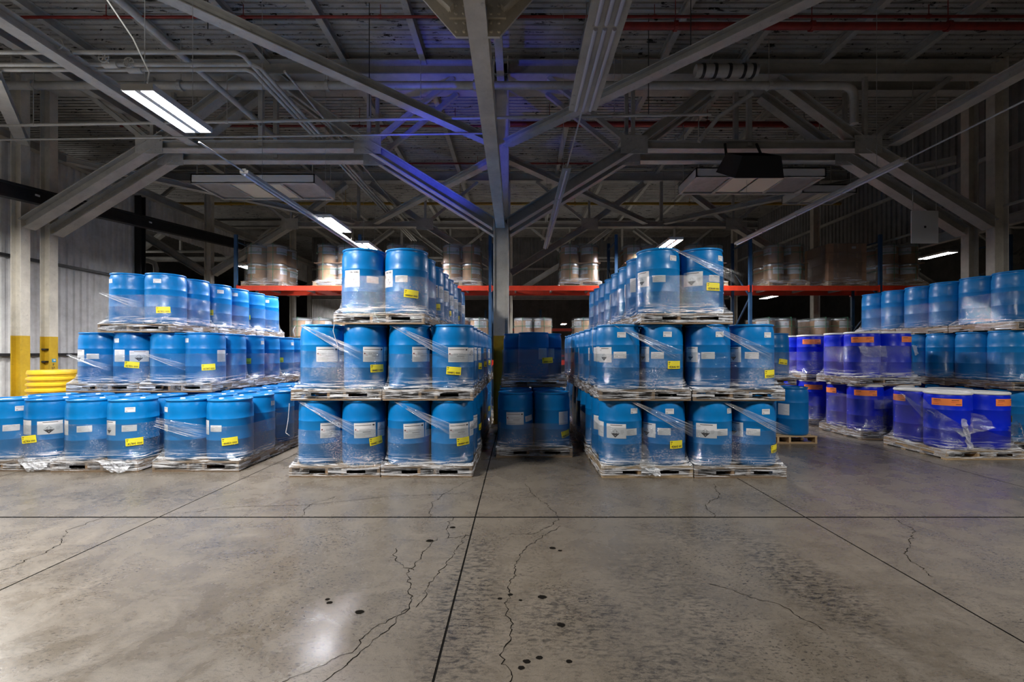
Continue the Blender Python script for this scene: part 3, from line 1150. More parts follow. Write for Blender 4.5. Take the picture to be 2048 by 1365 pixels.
cl1 = column(-11.45, 10.48, 'yellow-footed steel column by the corrugated wall, nearer of the pair')
cl2 = column(-11.45, 11.12, 'yellow-footed steel column marked P 27 by the corrugated wall')
column(-.38, 10.48, 'off-white steel column in the middle aisle, nearer of the pair', wd=.34)
column(-.38, 11.12, 'off-white steel column in the middle aisle, standing close behind its twin', wd=.34)
column(11.05, 10.48, 'grey steel column beside the tall pile at the dark side, nearer of the pair', wd=.32)
column(11.05, 11.12, 'grey steel column beside the tall pile at the dark side, behind its twin')
for yy, nm in ((16.9, 'behind the red rack beams'), (23.2, 'far down the hall')):
    for xx, s_ in ((-11.45, 'along the corrugated wall'), (-.38, 'on the middle line'), (11.05, 'along the dark side bay')):
        column(xx, yy, 'steel column %s, %s' % (nm, s_), False)
mb = MB()
p = Print()
p.rect(-.05, .115, .05, .20, 1, 0)
p.poly([(.0, .14), (.045, .16), (.02, .185), (-.02, .175)], 2, 1)
p.text('P', -.03, .03, .075, 0, 0)
p.text('27', -.055, -.05, .075, 0, 0)
p.wrap(mb, lambda x, z, h: (.1215 + h, x, z))
link('column_number', mb.mesh('column_number', ['ink', 'teal', 'paper']), cl2, (0, 0, 1.32))['label'] = 'blue notice and black P 27 lettering'
for z in (1.75, 1.45, 1.12):
    link('cable_clip', MB().box((-.05, -.05, z), (.12, .08, .04)).mesh('cable_clip', 'black'), cl2)

# ------------------------------------------------------------------ roof trusses
def truss(y, label):
    root = struct(link('roof_truss', None, None, (0, y, 0)), label, 'truss')
    def m(name, p, q, wd=.26, dp=.2, kind='i', n_=1):
        b = MB()
        if kind == 'i':
            b.ibeam((p[0], 0, p[1]), (q[0], 0, q[1]), wd, dp, up=(0, 1, 0) if False else (0, 0, 1))
        else:
            b.bar((p[0], 0, p[1]), (q[0], 0, q[1]), wd, dp)
        return link(name, b.mesh(name, 'steel'), root)
    m('top_chord', (-11.4, 8.18), (11.0, 8.18), .28, .34)
    for x0, xs in ((-11.3, 1), (-.52, -1), (-.24, 1), (10.9, -1)):
        x1 = x0 + xs * 2.9
        m('knee_brace', (x0, 4.62), (x1, 6.42), .27, .24)
        m('main_diagonal', (x1, 6.42), (x1 + xs * 2.05, 7.95), .24, .2)
    m('bottom_chord', (-8.4, 6.42), (-3.42, 6.42), .24, .2)
    m('bottom_chord', (2.66, 6.42), (8.0, 6.42), .24, .2)
    for x1, d in ((-8.4, -1), (-3.42, 1), (2.66, -1), (8.0, 1)):
        m('web_diagonal', (x1, 6.42), (x1 + d * 1.95, 8.0), .1, .1, 'b')
        m('vertical', (x1, 6.42), (x1, 8.05), .08, .08, 'b')
    for x1 in (-5.9, 5.33):
        m('vertical', (x1, 6.42), (x1, 8.05), .1, .1, 'b')
    for x1, xs in ((-8.4, 0), (-3.42, 0), (2.66, 0), (8.0, 0)):
        b = MB()
        b.box((x1, -.11, 6.42), (.62, .018, .42))
        for i in range(6):
            for k in (-.13, .13):
                b.lathe([(0, -.012), (.016, -.006), (.018, 0)], 6, (x1 - .25 + i * .1, -.12, 6.42 + k))
        link('gusset_plate', b.mesh('gusset_plate', 'steel'), root)
    return root
truss(10.48, 'off-white steel roof truss on the nearer middle column')
truss(11.12, 'off-white steel roof truss close behind the nearest one')
t16 = truss(16.9, 'steel roof truss above the pallet rack, second bay')
t23 = truss(23.2, 'steel roof truss before the far siding band')

def copy_tree(o, parent=None):
    c = o.copy()
    COL.objects.link(c)
    c.parent = parent
    for ch in list(o.children):
        copy_tree(ch, c)
    return c
for t_, nm in ((t16, 'third'), (t23, 'fourth')):
    for dx, lb in ((-22.5, 'in the bay beyond the corrugated wall'), (22.5, 'in the open side bay')):
        c = copy_tree(t_)
        c.location.x += dx
        c['label'] = 'dim steel roof truss %s, %s row' % (lb, nm)

# purlins along the hall
for k, x in enumerate([-9.5, -7.6, -5.75, -3.95, -2.15, 1.45, 3.3, 5.15, 7.0, 8.9]):
    o = link('roof_purlin', MB().ibeam((x, 5.5, 8.40), (x, 27, 8.40), .13, .2, .015).mesh('roof_purlin', 'steel'))
    struct(o, 'off-white roof purlin running down the hall, number %s from the corrugated wall' % ['one', 'two', 'three', 'four', 'five', 'six', 'seven', 'eight', 'nine', 'ten'][k], 'purlin')
# side struts in the chord plane
for x, lb in ((-7.4, 'heavy lengthwise strut above the first lamp'), (8.6, 'heavy lengthwise strut over the dark side')):
    struct(link('roof_strut', MB().ibeam((x, 5.0, 6.5), (x, 10.4, 6.5), .24, .2).mesh('roof_strut', 'steel')), lb, 'beam')
struct(link('roof_strut', MB().ibeam((-9.6, 7.0, 7.6), (-9.6, 26, 7.6), .2, .2).mesh('roof_strut', 'steel')), 'lengthwise strut high beside the corrugated wall', 'beam')
# flat bracing in the chord plane
for k, (a, b, lb) in enumerate([((-.5, 10.42), (-5.6, 5.1), 'diagonal roof brace caught by blue light'), ((-.26, 10.42), (5.4, 4.6), 'diagonal roof brace over the aisle on the dark side'),
                                ((-.5, 11.2), (-5.2, 16.7), 'diagonal roof brace behind the middle column, wall side'), ((-.26, 11.2), (4.7, 16.7), 'diagonal roof brace behind the middle column, dark side'),
                                ((-11.2, 11.3), (-6.0, 16.7), 'diagonal roof brace from the yellow-footed columns'), ((10.9, 11.3), (5.4, 16.7), 'diagonal roof brace from the columns on the dark side'),
                                ((-11.2, 10.3), (-9.0, 7.8), 'diagonal roof brace in the dark corner above the wall')]):
    struct(link('roof_brace', MB().ibeam((a[0], a[1], 6.46), (b[0], b[1], 6.46), .2, .16, .016).mesh('roof_brace', 'steel')), lb, 'beam')

# lengthwise girder running over the camera, with the riveted gusset
gird = struct(link('girder', MB().ibeam((-.39, 10.36, 4.66), (-.40, 3.2, 5.12), .2, .3, .022).mesh('girder', 'column')), 'off-white girder coming from the middle column overhead to the camera', 'beam')
b = MB()
gy = 4.58
for sx in (-1, 1):
    pl_ = [(.10, 4.86), (.22, 4.86), (.56, 5.25), (.90, 5.42), (.9, 5.5), (.10, 5.5)]
    vs = [(-.40 + sx * x, gy, z) for x, z in pl_] + [(-.40 + sx * x, gy + .03, z) for x, z in pl_]
    q = len(pl_)
    b.add(vs, [tuple(range(q)), tuple(range(2 * q - 1, q - 1, -1))] + [(i, (i + 1) % q, (i + 1) % q + q, i + q) for i in range(q)])
    b.box((-.40 + sx * .19, gy - .015, 5.15), (.19, .03, .24))
    b.bar((-.40 + sx * .25, gy - .02, 5.1), (-.40 + sx * 1.1, gy - .02, 5.9), .16, .05)
    for zz in (4.91, 5.0, 5.07, 5.15, 5.23):
        for xx in (.135, .215):
            b.lathe([(0, -.0), (0.0001, 0)], 3, (0, 0, 0)) if False else None
            vs_ = []
            c = Vector((-.40 + sx * xx, gy - (.03 if zz > 5.03 else 0), zz))
            for a_ in range(8):
                vs_.append(c + Vector((.019 * math.cos(a_ * PI / 4), -.001, .019 * math.sin(a_ * PI / 4))))
            for a_ in range(8):
                vs_.append(c + Vector((.011 * math.cos(a_ * PI / 4), -.014, .011 * math.sin(a_ * PI / 4))))
            b.add(vs_, [(i, (i + 1) % 8, (i + 1) % 8 + 8, i + 8) for i in range(8)] + [tuple(range(8, 16))])
link('gusset_plate', b.mesh('gusset_plate', 'column'), gird)['label'] = 'riveted gusset plates with two raking braces'
struct(link('roof_strut', MB().bar((-.38, 10.5, 7.9), (-.38, 4.5, 7.9), .16, .22).mesh('roof_strut', 'steel')), 'lengthwise strut high over the middle girder', 'beam')

# black sloping door track along the wall
o = link('door_track', MB().ibeam((-11.1, 7.0, 4.95), (-11.1, 21.0, 6.25), .22, .34, .05).mesh('door_track', 'dark_steel'))
tag(o, 'black sloping door track along the corrugated wall', 'track')
for k, yy in enumerate((10.4, 13.6)):
    link('reflector', MB().box((-10.97, yy, 4.95 + (yy - 7) * .0929), (.02, .09, .04)).mesh('reflector', 'white_metal'), o)


# ------------------------------------------------------------------ pipes and conduits
def pipe(name, pts, r, mat, label, cat='pipe', couplings=0, group=None):
    o = link(name, MB().tube(pts, r, 10).mesh(name, mat, True))
    tag(o, label, cat, group)
    a, b = Vector(pts[0]), Vector(pts[1])
    for k in range(couplings):
        t = (k + .5) / couplings
        c = a.lerp(b, t)
        d = (b - a).normalized()
        link('hanger', MB().tube([c, (c.x, c.y, min(8.45, c.z + 1.2))], .008, 5).tube([c - d * .03, c + d * .03], r * 1.35, 10).mesh('hanger', mat), o)
    return o
bend = [(7.0 + .25 * math.sin(a), 9.8, 7.43 - .25 + .25 * math.cos(a)) for a in (0, .4, .8, 1.2, PI / 2)]
pipe('steam_pipe', [(-12.0, 9.8, 7.43)] + bend + [(7.25, 9.8, 6.6)], .085, 'steel', 'thick off-white pipe crossing the hall and elbowing down at its dark end', couplings=6)
pipe('sprinkler_pipe', [(-12, 8.85, 8.2), (12, 8.85, 8.22)], .028, 'red_pipe', 'thin red sprinkler pipe, nearest the camera under the deck', couplings=9)
pipe('sprinkler_main', [(1.7, 8.6, 7.85), (12, 8.6, 7.85)], .07, 'red_pipe', 'thick red sprinkler main, nearest one on the dark side', couplings=4)
pipe('sprinkler_main', [(-.2, 12.4, 7.9), (8.4, 12.4, 7.9)], .075, 'red_pipe', 'thick red sprinkler main beyond the first trusses', couplings=4)
pipe('sprinkler_pipe', [(-11, 12.6, 7.95), (-.4, 12.6, 7.95)], .03, 'red_pipe', 'thin red sprinkler pipe beyond the first trusses, wall side', couplings=4)
pipe('sprinkler_pipe', [(-11, 15.7, 8.2), (11, 15.7, 8.2)], .03, 'red_pipe', 'thin red sprinkler pipe above the pallet rack', couplings=8)
pipe('gas_pipe', [(-13, 17.2, 7.3), (13, 17.2, 7.3)], .055, 'yellow_pipe', 'mustard yellow gas pipe crossing behind the first trusses', couplings=6)
pipe('drain_pipe', [(-5.95, 5.0, 6.92), (-5.9, 11.4, 6.92)], .055, 'steel', 'off-white round pipe running down the hall past the lit lamp')
pipe('conduit', [(-12, 9.4, 6.35), (4.0, 9.4, 6.6)], .03, 'steel', 'slim off-white pipe sloping across the hall below the trusses', couplings=4)
pipe('conduit', [(-12, 9.7, 6.2), (-.6, 9.7, 6.35)], .02, 'steel', 'slimmest conduit crossing under the trusses on the wall side')
for k, (y0, dx, nm) in enumerate(((7.46, 0, 'nearest'), (7.78, .10, 'middle'), (7.92, -.10, 'farthest'))):
    o = pipe('valve_pipe', [(-12, y0, 6.6), (-4.62 + dx, y0, 6.6), (-4.55 + dx, y0 + .08, 6.6), (-4.55 + dx, 20, 6.6)], .033, 'steel', 'off-white valved pipe turning down the hall, %s of three' % nm)
    vx = (-7.4, -6.95, -6.65)[k]
    v_ = link('valve', MB().tube([(vx - .12, y0, 6.6), (vx + .12, y0, 6.6)], .06, 10).tube([(vx, y0, 6.6), (vx + .03, y0 - .16, 6.62)], .018, 8).mesh('valve', 'steel', True), o)
    wh = []
    for i in range(15):
        a = 2 * PI * i / 14
        wh.append((vx + .03 + .085 * math.cos(a), y0 - .17, 6.62 + .085 * math.sin(a)))
    b = MB().tube(wh, .012, 6)
    for a in (0, PI / 3, 2 * PI / 3):
        b.bar((vx + .03 - .085 * math.cos(a), y0 - .17, 6.62 - .085 * math.sin(a)), (vx + .03 + .085 * math.cos(a), y0 - .17, 6.62 + .085 * math.sin(a)), .012, .012)
    link('handwheel', b.mesh('handwheel', 'steel'), v_)
pipe('conduit', [(-4.2, 8.2, 6.75), (-4.2, 20, 6.75)], .022, 'steel', 'slim conduit beside the valved pipes, running down the hall')
pipe('bay_pipe', [(-22, 17.5, 5.2), (-14.2, 17.5, 5.2), (-13.95, 17.5, 5.1), (-13.9, 17.5, 4.9), (-13.9, 17.5, 2.0)], .09, 'steel', 'thick pale pipe dropping beyond the opening in the corrugated wall')
pipe('bay_pipe', [(-24, 19.5, 6.0), (-12.6, 19.5, 6.0)], .05, 'steel', 'thinner pale pipe crossing the bay beyond the corrugated wall')
# lagged pipe with hoops on the dark side
b = MB()
b.tube([(3.75, 9.6, 7.62), (5.05, 9.6, 7.62)], .13, 14)
o = tag(link('lagged_pipe', b.mesh('lagged_pipe', 'steel', True)), 'fat lagged pipe length with hoop bands above the long pipe', 'pipe')
for x in (3.9, 4.15, 4.45, 4.75, 4.95):
    link('band', MB().tube([(x - .03, 9.6, 7.62), (x + .03, 9.6, 7.62)], .145, 14).mesh('band', 'dark_steel', True), o)
for x in (4.05, 4.8):
    link('hanger_hook', MB().tube([(x, 9.6, 7.72)] + [(x + .1 * math.cos(a), 9.6, 8.0 + .1 * math.sin(a)) for a in (-1.2, 0, 1, 2, 3)], .015, 6).mesh('hanger_hook', 'steel'), o)
pipe('branch_pipe', [(5.1, 9.85, 7.3), (4.5, 10.2, 6.95), (4.1, 10.3, 6.45)], .05, 'steel', 'short lagged branch pipe slanting off the long pipe')
pipe('rail_pipe', [(11.2, 7.0, 5.05), (11.2, 20, 5.05)], .035, 'steel', 'slim pipe running along the dark side bay')
# hanging rods
for k, (x, y, z) in enumerate([(-2.9, 8.9, 6.3), (1.35, 8.9, 6.6), (2.65, 9.2, 6.5), (-4.9, 7.2, 6.8), (3.2, 8.4, 7.2)]):
    pipe('hanger_rod', [(x, y, z), (x, y, 8.52)], .008, 'dark_steel', 'thin hanging rod under the roof deck, number %s counted from the wall side' % ['three', 'four', 'five', 'one', 'six'][k], 'rod')


# ------------------------------------------------------------------ lamps
def lamp(x, y, z, label, length=1.22, wd=.34, mat='lamp_on', hang=True):
    root = tag(link('ceiling_lamp', None, None, (x, y, z)), label, 'lamp')
    b = MB()
    b.box((0, 0, .045), (wd + .03, length + .03, .05))
    for sx in (-1, 1):
        b.box((sx * (wd / 2 + .01), 0, .012), (.012, length + .03, .03))
    for sy in (-1, 1):
        b.box((0, sy * (length / 2 + .01), .012), (wd, .012, .03))
    b.box((0, 0, .008), (.07, length, .03))
    link('housing', b.mesh('lamp_housing', 'white_metal'), root)
    for sx in (-1, 1):
        link('lens', MB().box((sx * (wd / 4 + .012), 0, .008), (wd / 2 - .055, length - .02, .012)).mesh('lens', mat), root)
    if hang:
        for sy in (-1, 1):
            link('hanger_wire', MB().tube([(0, sy * length * .4, .06), (0, sy * length * .4, 8.5 - z)], .004, 5).mesh('hanger_wire', 'galv'), root)
    return root
l1 = lamp(-4.31, 5.65, 4.65, 'big lit twin-strip lamp hanging nearest on the wall side', .97)
link('cable', MB().tube([(-.1, -.9, .9), (0.0, -.55, .55), (.14, -.5, .2), (.16, -.55, .05)], .008, 6).mesh('cable', 'white_metal'), l1)
lamp(-4.29, 10.65, 4.65, 'second lit lamp down the wall-side row', mat='lamp_bright')
lamp(-4.2, 12.9, 4.62, 'lit lamp half hidden behind the top drums', mat='lamp_bright')
lamp(4.15, 12.5, 4.62, 'lit lamp over the hazard-label pile', mat='lamp_bright')
lamp(15.3, 16.6, 5.2, 'lit lamp in the open side bay')
lamp(13.4, 24.3, 4.6, 'lit lamp seen below the red rack beam', mat='lamp_far')
lamp(3.4, 33.6, 3.75, 'tiny warm lamp far down the hall, upper of two', mat='lamp_far')
lamp(3.1, 37.0, 3.45, 'tiny warm lamp far down the hall, lower of two', mat='lamp_far')
lamp(-9.3, 16.0, 4.6, 'lit lamp behind the rack by the wall')
lamp(-17, 18.0, 5.5, 'unseen lamp added in the bay beyond the wall opening', mat='lamp_far')  # hidden lamp added to brighten the side bay

def strip(x, y0, y1, z, label, wire_from, tubes=1):
    root = tag(link('strip_light', None, None, (x, y0, z)), label, 'strip light')
    L = y1 - y0
    wd = .10 * tubes + .03
    link('housing', MB().box((0, L / 2, .05), (wd, L, .05)).box((0, L / 2, .085), (.06, L, .03)).mesh('strip_housing', 'steel'), root)
    for k in range(tubes):
        xx = (k - (tubes - 1) / 2) * .085
        n_ = max(1, int(L / 1.25))
        for j in range(n_):
            link('tube', MB().tube([(xx, (j + .02) * L / n_, .012), (xx, (j + .98) * L / n_, .012)], .02, 8).mesh('tube', 'tube_off', True), root)
    if wire_from:
        link('wire', MB().tube([(0, wire_from - y0, .05), (0, 0, .05)], .012, 6).mesh('wire', 'galv'), root)
    for t in (.1, .9):
        link('hanger_wire', MB().tube([(0, L * t, .08), (0, L * t, 8.5 - z)], .004, 5).mesh('hanger_wire', 'galv'), root)
    return root
strip(-4.27, 7.1, 12.2, 4.45, 'long unlit strip light in the wall-side lamp row', 6.1)
strip(.78, 2.6, 5.45, 4.55, 'wide unlit strip light over the aisle, nearest the camera', None, 3)
strip(.78, 7.15, 12.7, 4.55, 'long unlit strip light over the aisle, farther one', 5.45)
strip(5.78, 6.8, 12.0, 4.5, 'long unlit strip light on the dark side', 3.5)


# ------------------------------------------------------------------ heaters, fan, boards
def heater(x0, x1, y0, y1, z, label):
    root = tag(link('radiant_heater', None, None, ((x0 + x1) / 2, (y0 + y1) / 2, z)), label, 'heater')
    L, W = x1 - x0, y1 - y0
    b = MB()
    b.box((0, 0, .22), (L, W, .03))
    for sy in (-1, 1):
        b.box((0, sy * (W / 2 - .015), .12), (L, .03, .23))
    for sx in (-1, 1):
        b.box((sx * (L / 2 - .015), 0, .12), (.03, W, .23))
    link('hood', b.mesh('hood', 'white_metal'), root)
    b = MB()
    for sx in (-.5, -.22, .22, .5):
        b.box((sx * (L - .08), 0, .012), (.07, W, .03))
    for sy in (-1, 1):
        b.box((0, sy * (W / 2 - .04), .008), (L, .08, .03))
    link('frame', b.mesh('frame', 'steel'), root)
    for sx in (-.11, .11):
        link('panel', MB().box((sx * L, 0, .035), (L * .20, W - .2, .012)).mesh('panel', 'cream'), root)
    for sx in (-.36, .36):
        link('panel', MB().box((sx * L, 0, .04), (L * .26, W - .2, .012)).mesh('panel', 'galv'), root)
    for sx in (-1, 1):
        for sy in (-1, 1):
            link('hanger_rod', MB().tube([(sx * (L / 2 - .1), sy * (W / 2 - .1), .2), (sx * (L / 2 - .1), sy * (W / 2 - .1), 8.5 - z)], .014, 6).mesh('hanger_rod', 'steel'), root)
    return root
heater(-8.3, -5.15, 11.55, 12.85, 5.98, 'white framed overhead heater beyond the trusses, tinged blue')
heater(4.4, 7.6, 11.2, 12.45, 6.0, 'white framed overhead heater in the dark beside the black fan')
heater(7.9, 9.4, 12.6, 13.6, 6.1, 'small framed overhead panel unit deepest in the dark side')
f = tag(link('box_fan', None, None, (5.1, 10.05, 5.6)), 'black square box fan hung under the truss on the dark side', 'fan')
b = MB()
n_ = 20
for (z, s_, r_) in ((0, .52, .36),):
    outer = []
    for i in range(n_):
        a = 2 * PI * (i + .5) / n_
        k = 1 / max(abs(math.cos(a)), abs(math.sin(a)))
        outer.append((s_ * k * math.cos(a), s_ * k * math.sin(a)))
    vs = [(x, y, 0) for x, y in outer] + [(r_ * math.cos(2 * PI * (i + .5) / n_), r_ * math.sin(2 * PI * (i + .5) / n_), 0) for i in range(n_)]
    vs += [(x * .78, y * .78, .42) for x, y in outer] + [(r_ * .95 * math.cos(2 * PI * (i + .5) / n_), r_ * .95 * math.sin(2 * PI * (i + .5) / n_), .38) for i in range(n_)]
    fs = []
    for i in range(n_):
        j = (i + 1) % n_
        fs += [(i, i + n_, j + n_, j), (i, j, j + 2 * n_, i + 2 * n_), (i + n_, i + 3 * n_, j + 3 * n_, j + n_)]
    b.add(vs, fs)
h_ = link('shroud', b.mesh('shroud', 'black'), f)
h_.rotation_euler = (R(28), 0, 0)
b = MB()
for k in range(4):
    b.box((0, 0, 0), (.66, .07, .012), 0, mat=Matrix.Rotation(k * PI / 4, 3, 'Z') @ Matrix.Rotation(.35, 3, 'X'))
b.lathe([(0, -.05), (.07, -.05), (.07, .12), (0, .12)], 12)
h_ = link('rotor', b.mesh('rotor', 'galv'), f, (0, -.09, .2))
h_.rotation_euler = (R(28), 0, 0)
for sx in (-1, 1):
    link('bracket', MB().bar((sx * .42, .1, .3), (sx * .36, .35, .85), .05, .03).mesh('bracket', 'black'), f)
o = tag(link('sheet_board', MB().box((0, 0, 0), (.64, .03, .78)).box((0, -.016, .0), (.05, .01, .05), 1).mesh('sheet_board', ['white_metal', 'dark_steel'])), 'blank white metal board hung before the dark side columns', 'board')
o.location = (9.75, 10.9, 4.68)
for sx in (-.28, .28):
    link('hanger_rod', MB().tube([(sx, 0, .38), (sx, 0, 3.82)], .01, 6).mesh('hanger_rod', 'steel'), o)


# ------------------------------------------------------------------ pallet racks
def rack(xs, y, depth, levels, top, label, name='pallet_rack'):
    root = tag(link(name, None), label, 'rack')
    post = MB()
    post.box((0, 0, top / 2), (.085, .07, top))
    post.box((0, 0, .008), (.14, .14, .016))
    pm = post.mesh('post', 'rack_blue')
    for x in xs:
        fr = link('upright_frame', None, root, (x, 0, 0))
        for yy in (y, y + depth):
            link('post', pm, fr, (0, yy, 0))
        b = MB()
        z = .3
        k = 0
        while z + 1.0 < top:
            b.bar((0, y + (0 if k % 2 else depth), z), (0, y + (depth if k % 2 else 0), z + 1.0), .035, .035)
            z += 1.0
            k += 1
        b.bar((0, y, .25), (0, y + depth, .25), .035, .035)
        b.bar((0, y, top - .2), (0, y + depth, top - .2), .035, .035)
        link('lacing', b.mesh('lacing', 'rack_blue'), fr)
    for a, c in zip(xs, xs[1:]):
        for z in levels:
            for yy in (y - .02, y + depth + .02):
                b = MB().box(((a + c) / 2, yy, z - .07), (c - a - .09, .05, .14)).box((a + .05, yy, z - .08), (.02, .07, .2)).box((c - .05, yy, z - .08), (.02, .07, .2))
                link('beam', b.mesh('beam', 'rack_red'), root)
            for t in (.2, .5, .8):
                link('cross_bar', MB().bar((a + (c - a) * t, y, z - .04), (a + (c - a) * t, y + depth, z - .04), .05, .06).mesh('cross_bar', 'galv'), root)
    return root
RX = [-8.23, -4.6, -.8, 2.88, 6.8, 10.6, 14.4]
RY, RD = 13.3, 1.1
RZ1, RZ2 = 1.45, 3.62
rack(RX, RY, RD, (RZ1, RZ2), 5.12, 'blue pallet rack with red beams crossing behind the piles')
rack([-6.0, -2.2, 1.6, 5.4, 9.2], 31, 1.1, (1.5, 3.3), 4.6, 'dim far pallet rack glimpsed down the aisle')

FIB_H = .53
fp = [(0, 0), (.262, 0), (.27, .004), (.27, .028), (.264, .034), (.264, .485), (0, .485)]
FIB_ME = MB().lathe(fp, 28).mesh('fibre_drum', 'fibre', True)
CAP_ME = MB().lathe([(.264, .475), (.272, .478), (.274, .50), (.272, .525), (.262, .53), (.25, .524), (0, .524)], 28).mesh('ring_lid', 'ring', True)
mb = MB()
p = Print()
p.rect(-.20, -.10, .20, .10, 0, 0, 14)
for cx in (.12,):
    r_ = .05
    p.poly([(cx, -r_), (cx + r_, 0), (cx, r_), (cx - r_, 0)], 3, 1)
    p.poly([(cx, -r_ * .85), (cx + r_ * .85, 0), (cx, r_ * .85), (cx - r_ * .85, 0)], 0, 2)
    p.rect(cx - .006, -.018, cx + .006, .026, 1, 3)
scribble(p, -.18, .04, .07, 8, .018)
p.wrap(mb, cyl_map(.2655))
FIBLAB_ME = mb.mesh('wrap_label', LM)


def box_film(cx, cy, z, wx, wy, h, name, label, mat='film', straps=True):
    """film and straps round a square-ish load"""
    A = ring(wx / 2 - .25, wy / 2 - .25, .25, 10, 6)
    B = ring(.585, .585, .03, 10, 6)
    N = len(A)
    rnd = random.Random(int(cx * 100 + z * 10))
    vs, fs = [], []
    zs = [.03, .10, .135, .16, .2, .4, .6, .66, .7, .9, 1.1, PT + h + .01]
    for zi in zs:
        if zi > PT + h + .02:
            continue
        for i in range(N):
            t = 1 if zi < .14 else (.5 if zi < .18 else 0)
            pinch = -.015 if abs(zi - .66) < .05 else 0
            x = A[i][0] * (1 - t) + B[i][0] * t
            y = A[i][1] * (1 - t) + B[i][1] * t
            L = math.hypot(x, y)
            k = 1 + (rnd.uniform(-.004, .006) - pinch * .6) / L
            vs.append((x * k, y * k, zi))
    nr = len(vs) // N
    for r_ in range(nr - 1):
        for i in range(N):
            j = (i + 1) % N
            fs.append((r_ * N + i, r_ * N + j, (r_ + 1) * N + j, (r_ + 1) * N + i))
    vs2 = [(x * .99, y * .99, PT + h + .012) for x, y in A]
    mbb = MB()
    mbb.add(vs, fs)
    mbb.add(vs2, [tuple(range(N))])
    o = tag(link(name, mbb.mesh(name, mat, True), None, (cx, cy, z)), label, 'film')
    if straps:
        for zz in (.5, 1.0):
            if zz < h + PT:
                link('strap', MB().tube([(x * 1.012, y * 1.012, zz) for x, y in A] + [(A[0][0] * 1.012, A[0][1] * 1.012, zz)], .007, 5).mesh('strap', 'strap'), o)
        for sx in (-.32, .32):
            yy = wy / 2 + .006
            link('strap', MB().tube([(sx, -yy, .1), (sx, -yy, PT + h + .02), (sx, yy, PT + h + .02), (sx, yy, .1)], .007, 5).mesh('strap', 'strap'), o)
    return o


ORD = ['first', 'second', 'third', 'fourth', 'fifth', 'sixth', 'seventh', 'eighth', 'ninth', 'tenth']


def fibre_load(x, z, where, layers=2, y=None, deep=True):
    """pallet of brown fibre drums on the rack; x: left edge"""
    cx, cy = x + .61, (y if y is not None else RY + .02) + .6
    make_pallet(cx, cy, z, 'pale wooden pallet under fibre drums, %s' % where, 0, True, True)
    face = math.atan2(-cx, cy)
    for ly in range(layers):
        zz = z + PT + .002 + ly * (FIB_H + .02)
        if ly:
            o = tag(link('layer_sheet', MB().box((0, 0, 0), (1.16, 1.16, .012)).mesh('layer_sheet', 'card'), None, (cx, cy, zz - .010)), 'brown board sheet between two layers of fibre drums, %s' % where, 'sheet')
        for dx, nx in ((-1, 'wall-side'), (1, 'far-side')):
            for dy, ny in ((-1, 'front'), (1, 'rear')):
                o = tag(link('fibre_drum', FIB_ME, None, (cx + dx * .29, cy + dy * .29, zz)), 'fibre drum, %s %s, %s layer, %s' % (ny, nx, ('lower', 'upper')[ly], where), 'fibre drum', 'fibre drums on the rack')
                link('lid', CAP_ME, o)
                link('wrap_label', FIBLAB_ME, o, (0, 0, .36 if ly else .33), face + R(random.choice((-55, -20, 10, 40, 60)) if dy < 0 else random.choice((60, 75, -60))))
    box_film(cx, cy, z, 1.16, 1.16, layers * (FIB_H + .02), 'stretch_film', 'film and straps round fibre drums, %s' % where)


for (x, wh) in [(-8.10, 'first rack bay, post end'), (-6.0, 'first rack bay, inner end'), (-3.95, 'second bay behind plain-label drums'), (-2.28, 'second bay beside steel column'),
                (1.25, 'alone in third bay'), (3.12, 'fourth bay behind lamp'), (4.95, 'fourth bay, outer end'), (7.35, 'fifth bay beside cartons'), (10.75, 'sixth bay past cartons')]:
    fibre_load(x, RZ2, 'upper level, ' + wh)
for (x, wh) in [(-6.75, 'behind wall pile'), (-5.75, 'between the two left piles') if False else (-5.45, 'nearest rack post'), (-2.05, 'past plain-label pile'), (-.15, 'above aisle drums'), (1.65, 'past hazard-label pile'), (7.1, 'behind lone stack'), (8.75, 'behind ultramarine drums')]:
    fibre_load(x, RZ1, 'lower level, ' + wh)

# cartons
cx0, cy0 = 9.1, RY + .05
make_pallet(cx0 + .61, cy0 + .6, RZ2, 'pale wooden pallet under the brown cartons', 0, True, True)
CART_ME = MB().box((0, 0, .14), (.555, .37, .276)).box((0, 0, .2795), (.05, .372, .002), 1).box((0, -.1855, .2), (.05, .002, .12), 1).mesh('carton', ['card', 'fibre'])
for r_ in range(4):
    for cxi in range(2):
        for d_ in range(3):
            if d_ > 0 and cxi == 1 and r_ < 3:
                continue
            o = tag(link('carton', CART_ME, None, (cx0 + .33 + cxi * .56 + random.uniform(-.006, .006), cy0 + .22 + d_ * .375, RZ2 + PT + r_ * .281)),
                    'brown carton, %s from below, %s column, %s deep in the rack stack' % (ORD[r_], ('inner', 'outer')[cxi], ORD[d_]), 'carton', 'cartons stacked on the rack')
            if r_ == 3 and cxi == 1 and d_ == 0:
                link('carton_label', MB().box((-.1, -.187, .16), (.12, .002, .07)).mesh('carton_label', 'paper'), o)
box_film(cx0 + .61, cy0 + .6, RZ2, 1.16, 1.16, 1.13, 'stretch_film', 'clear film round the brown cartons', 'film', False)

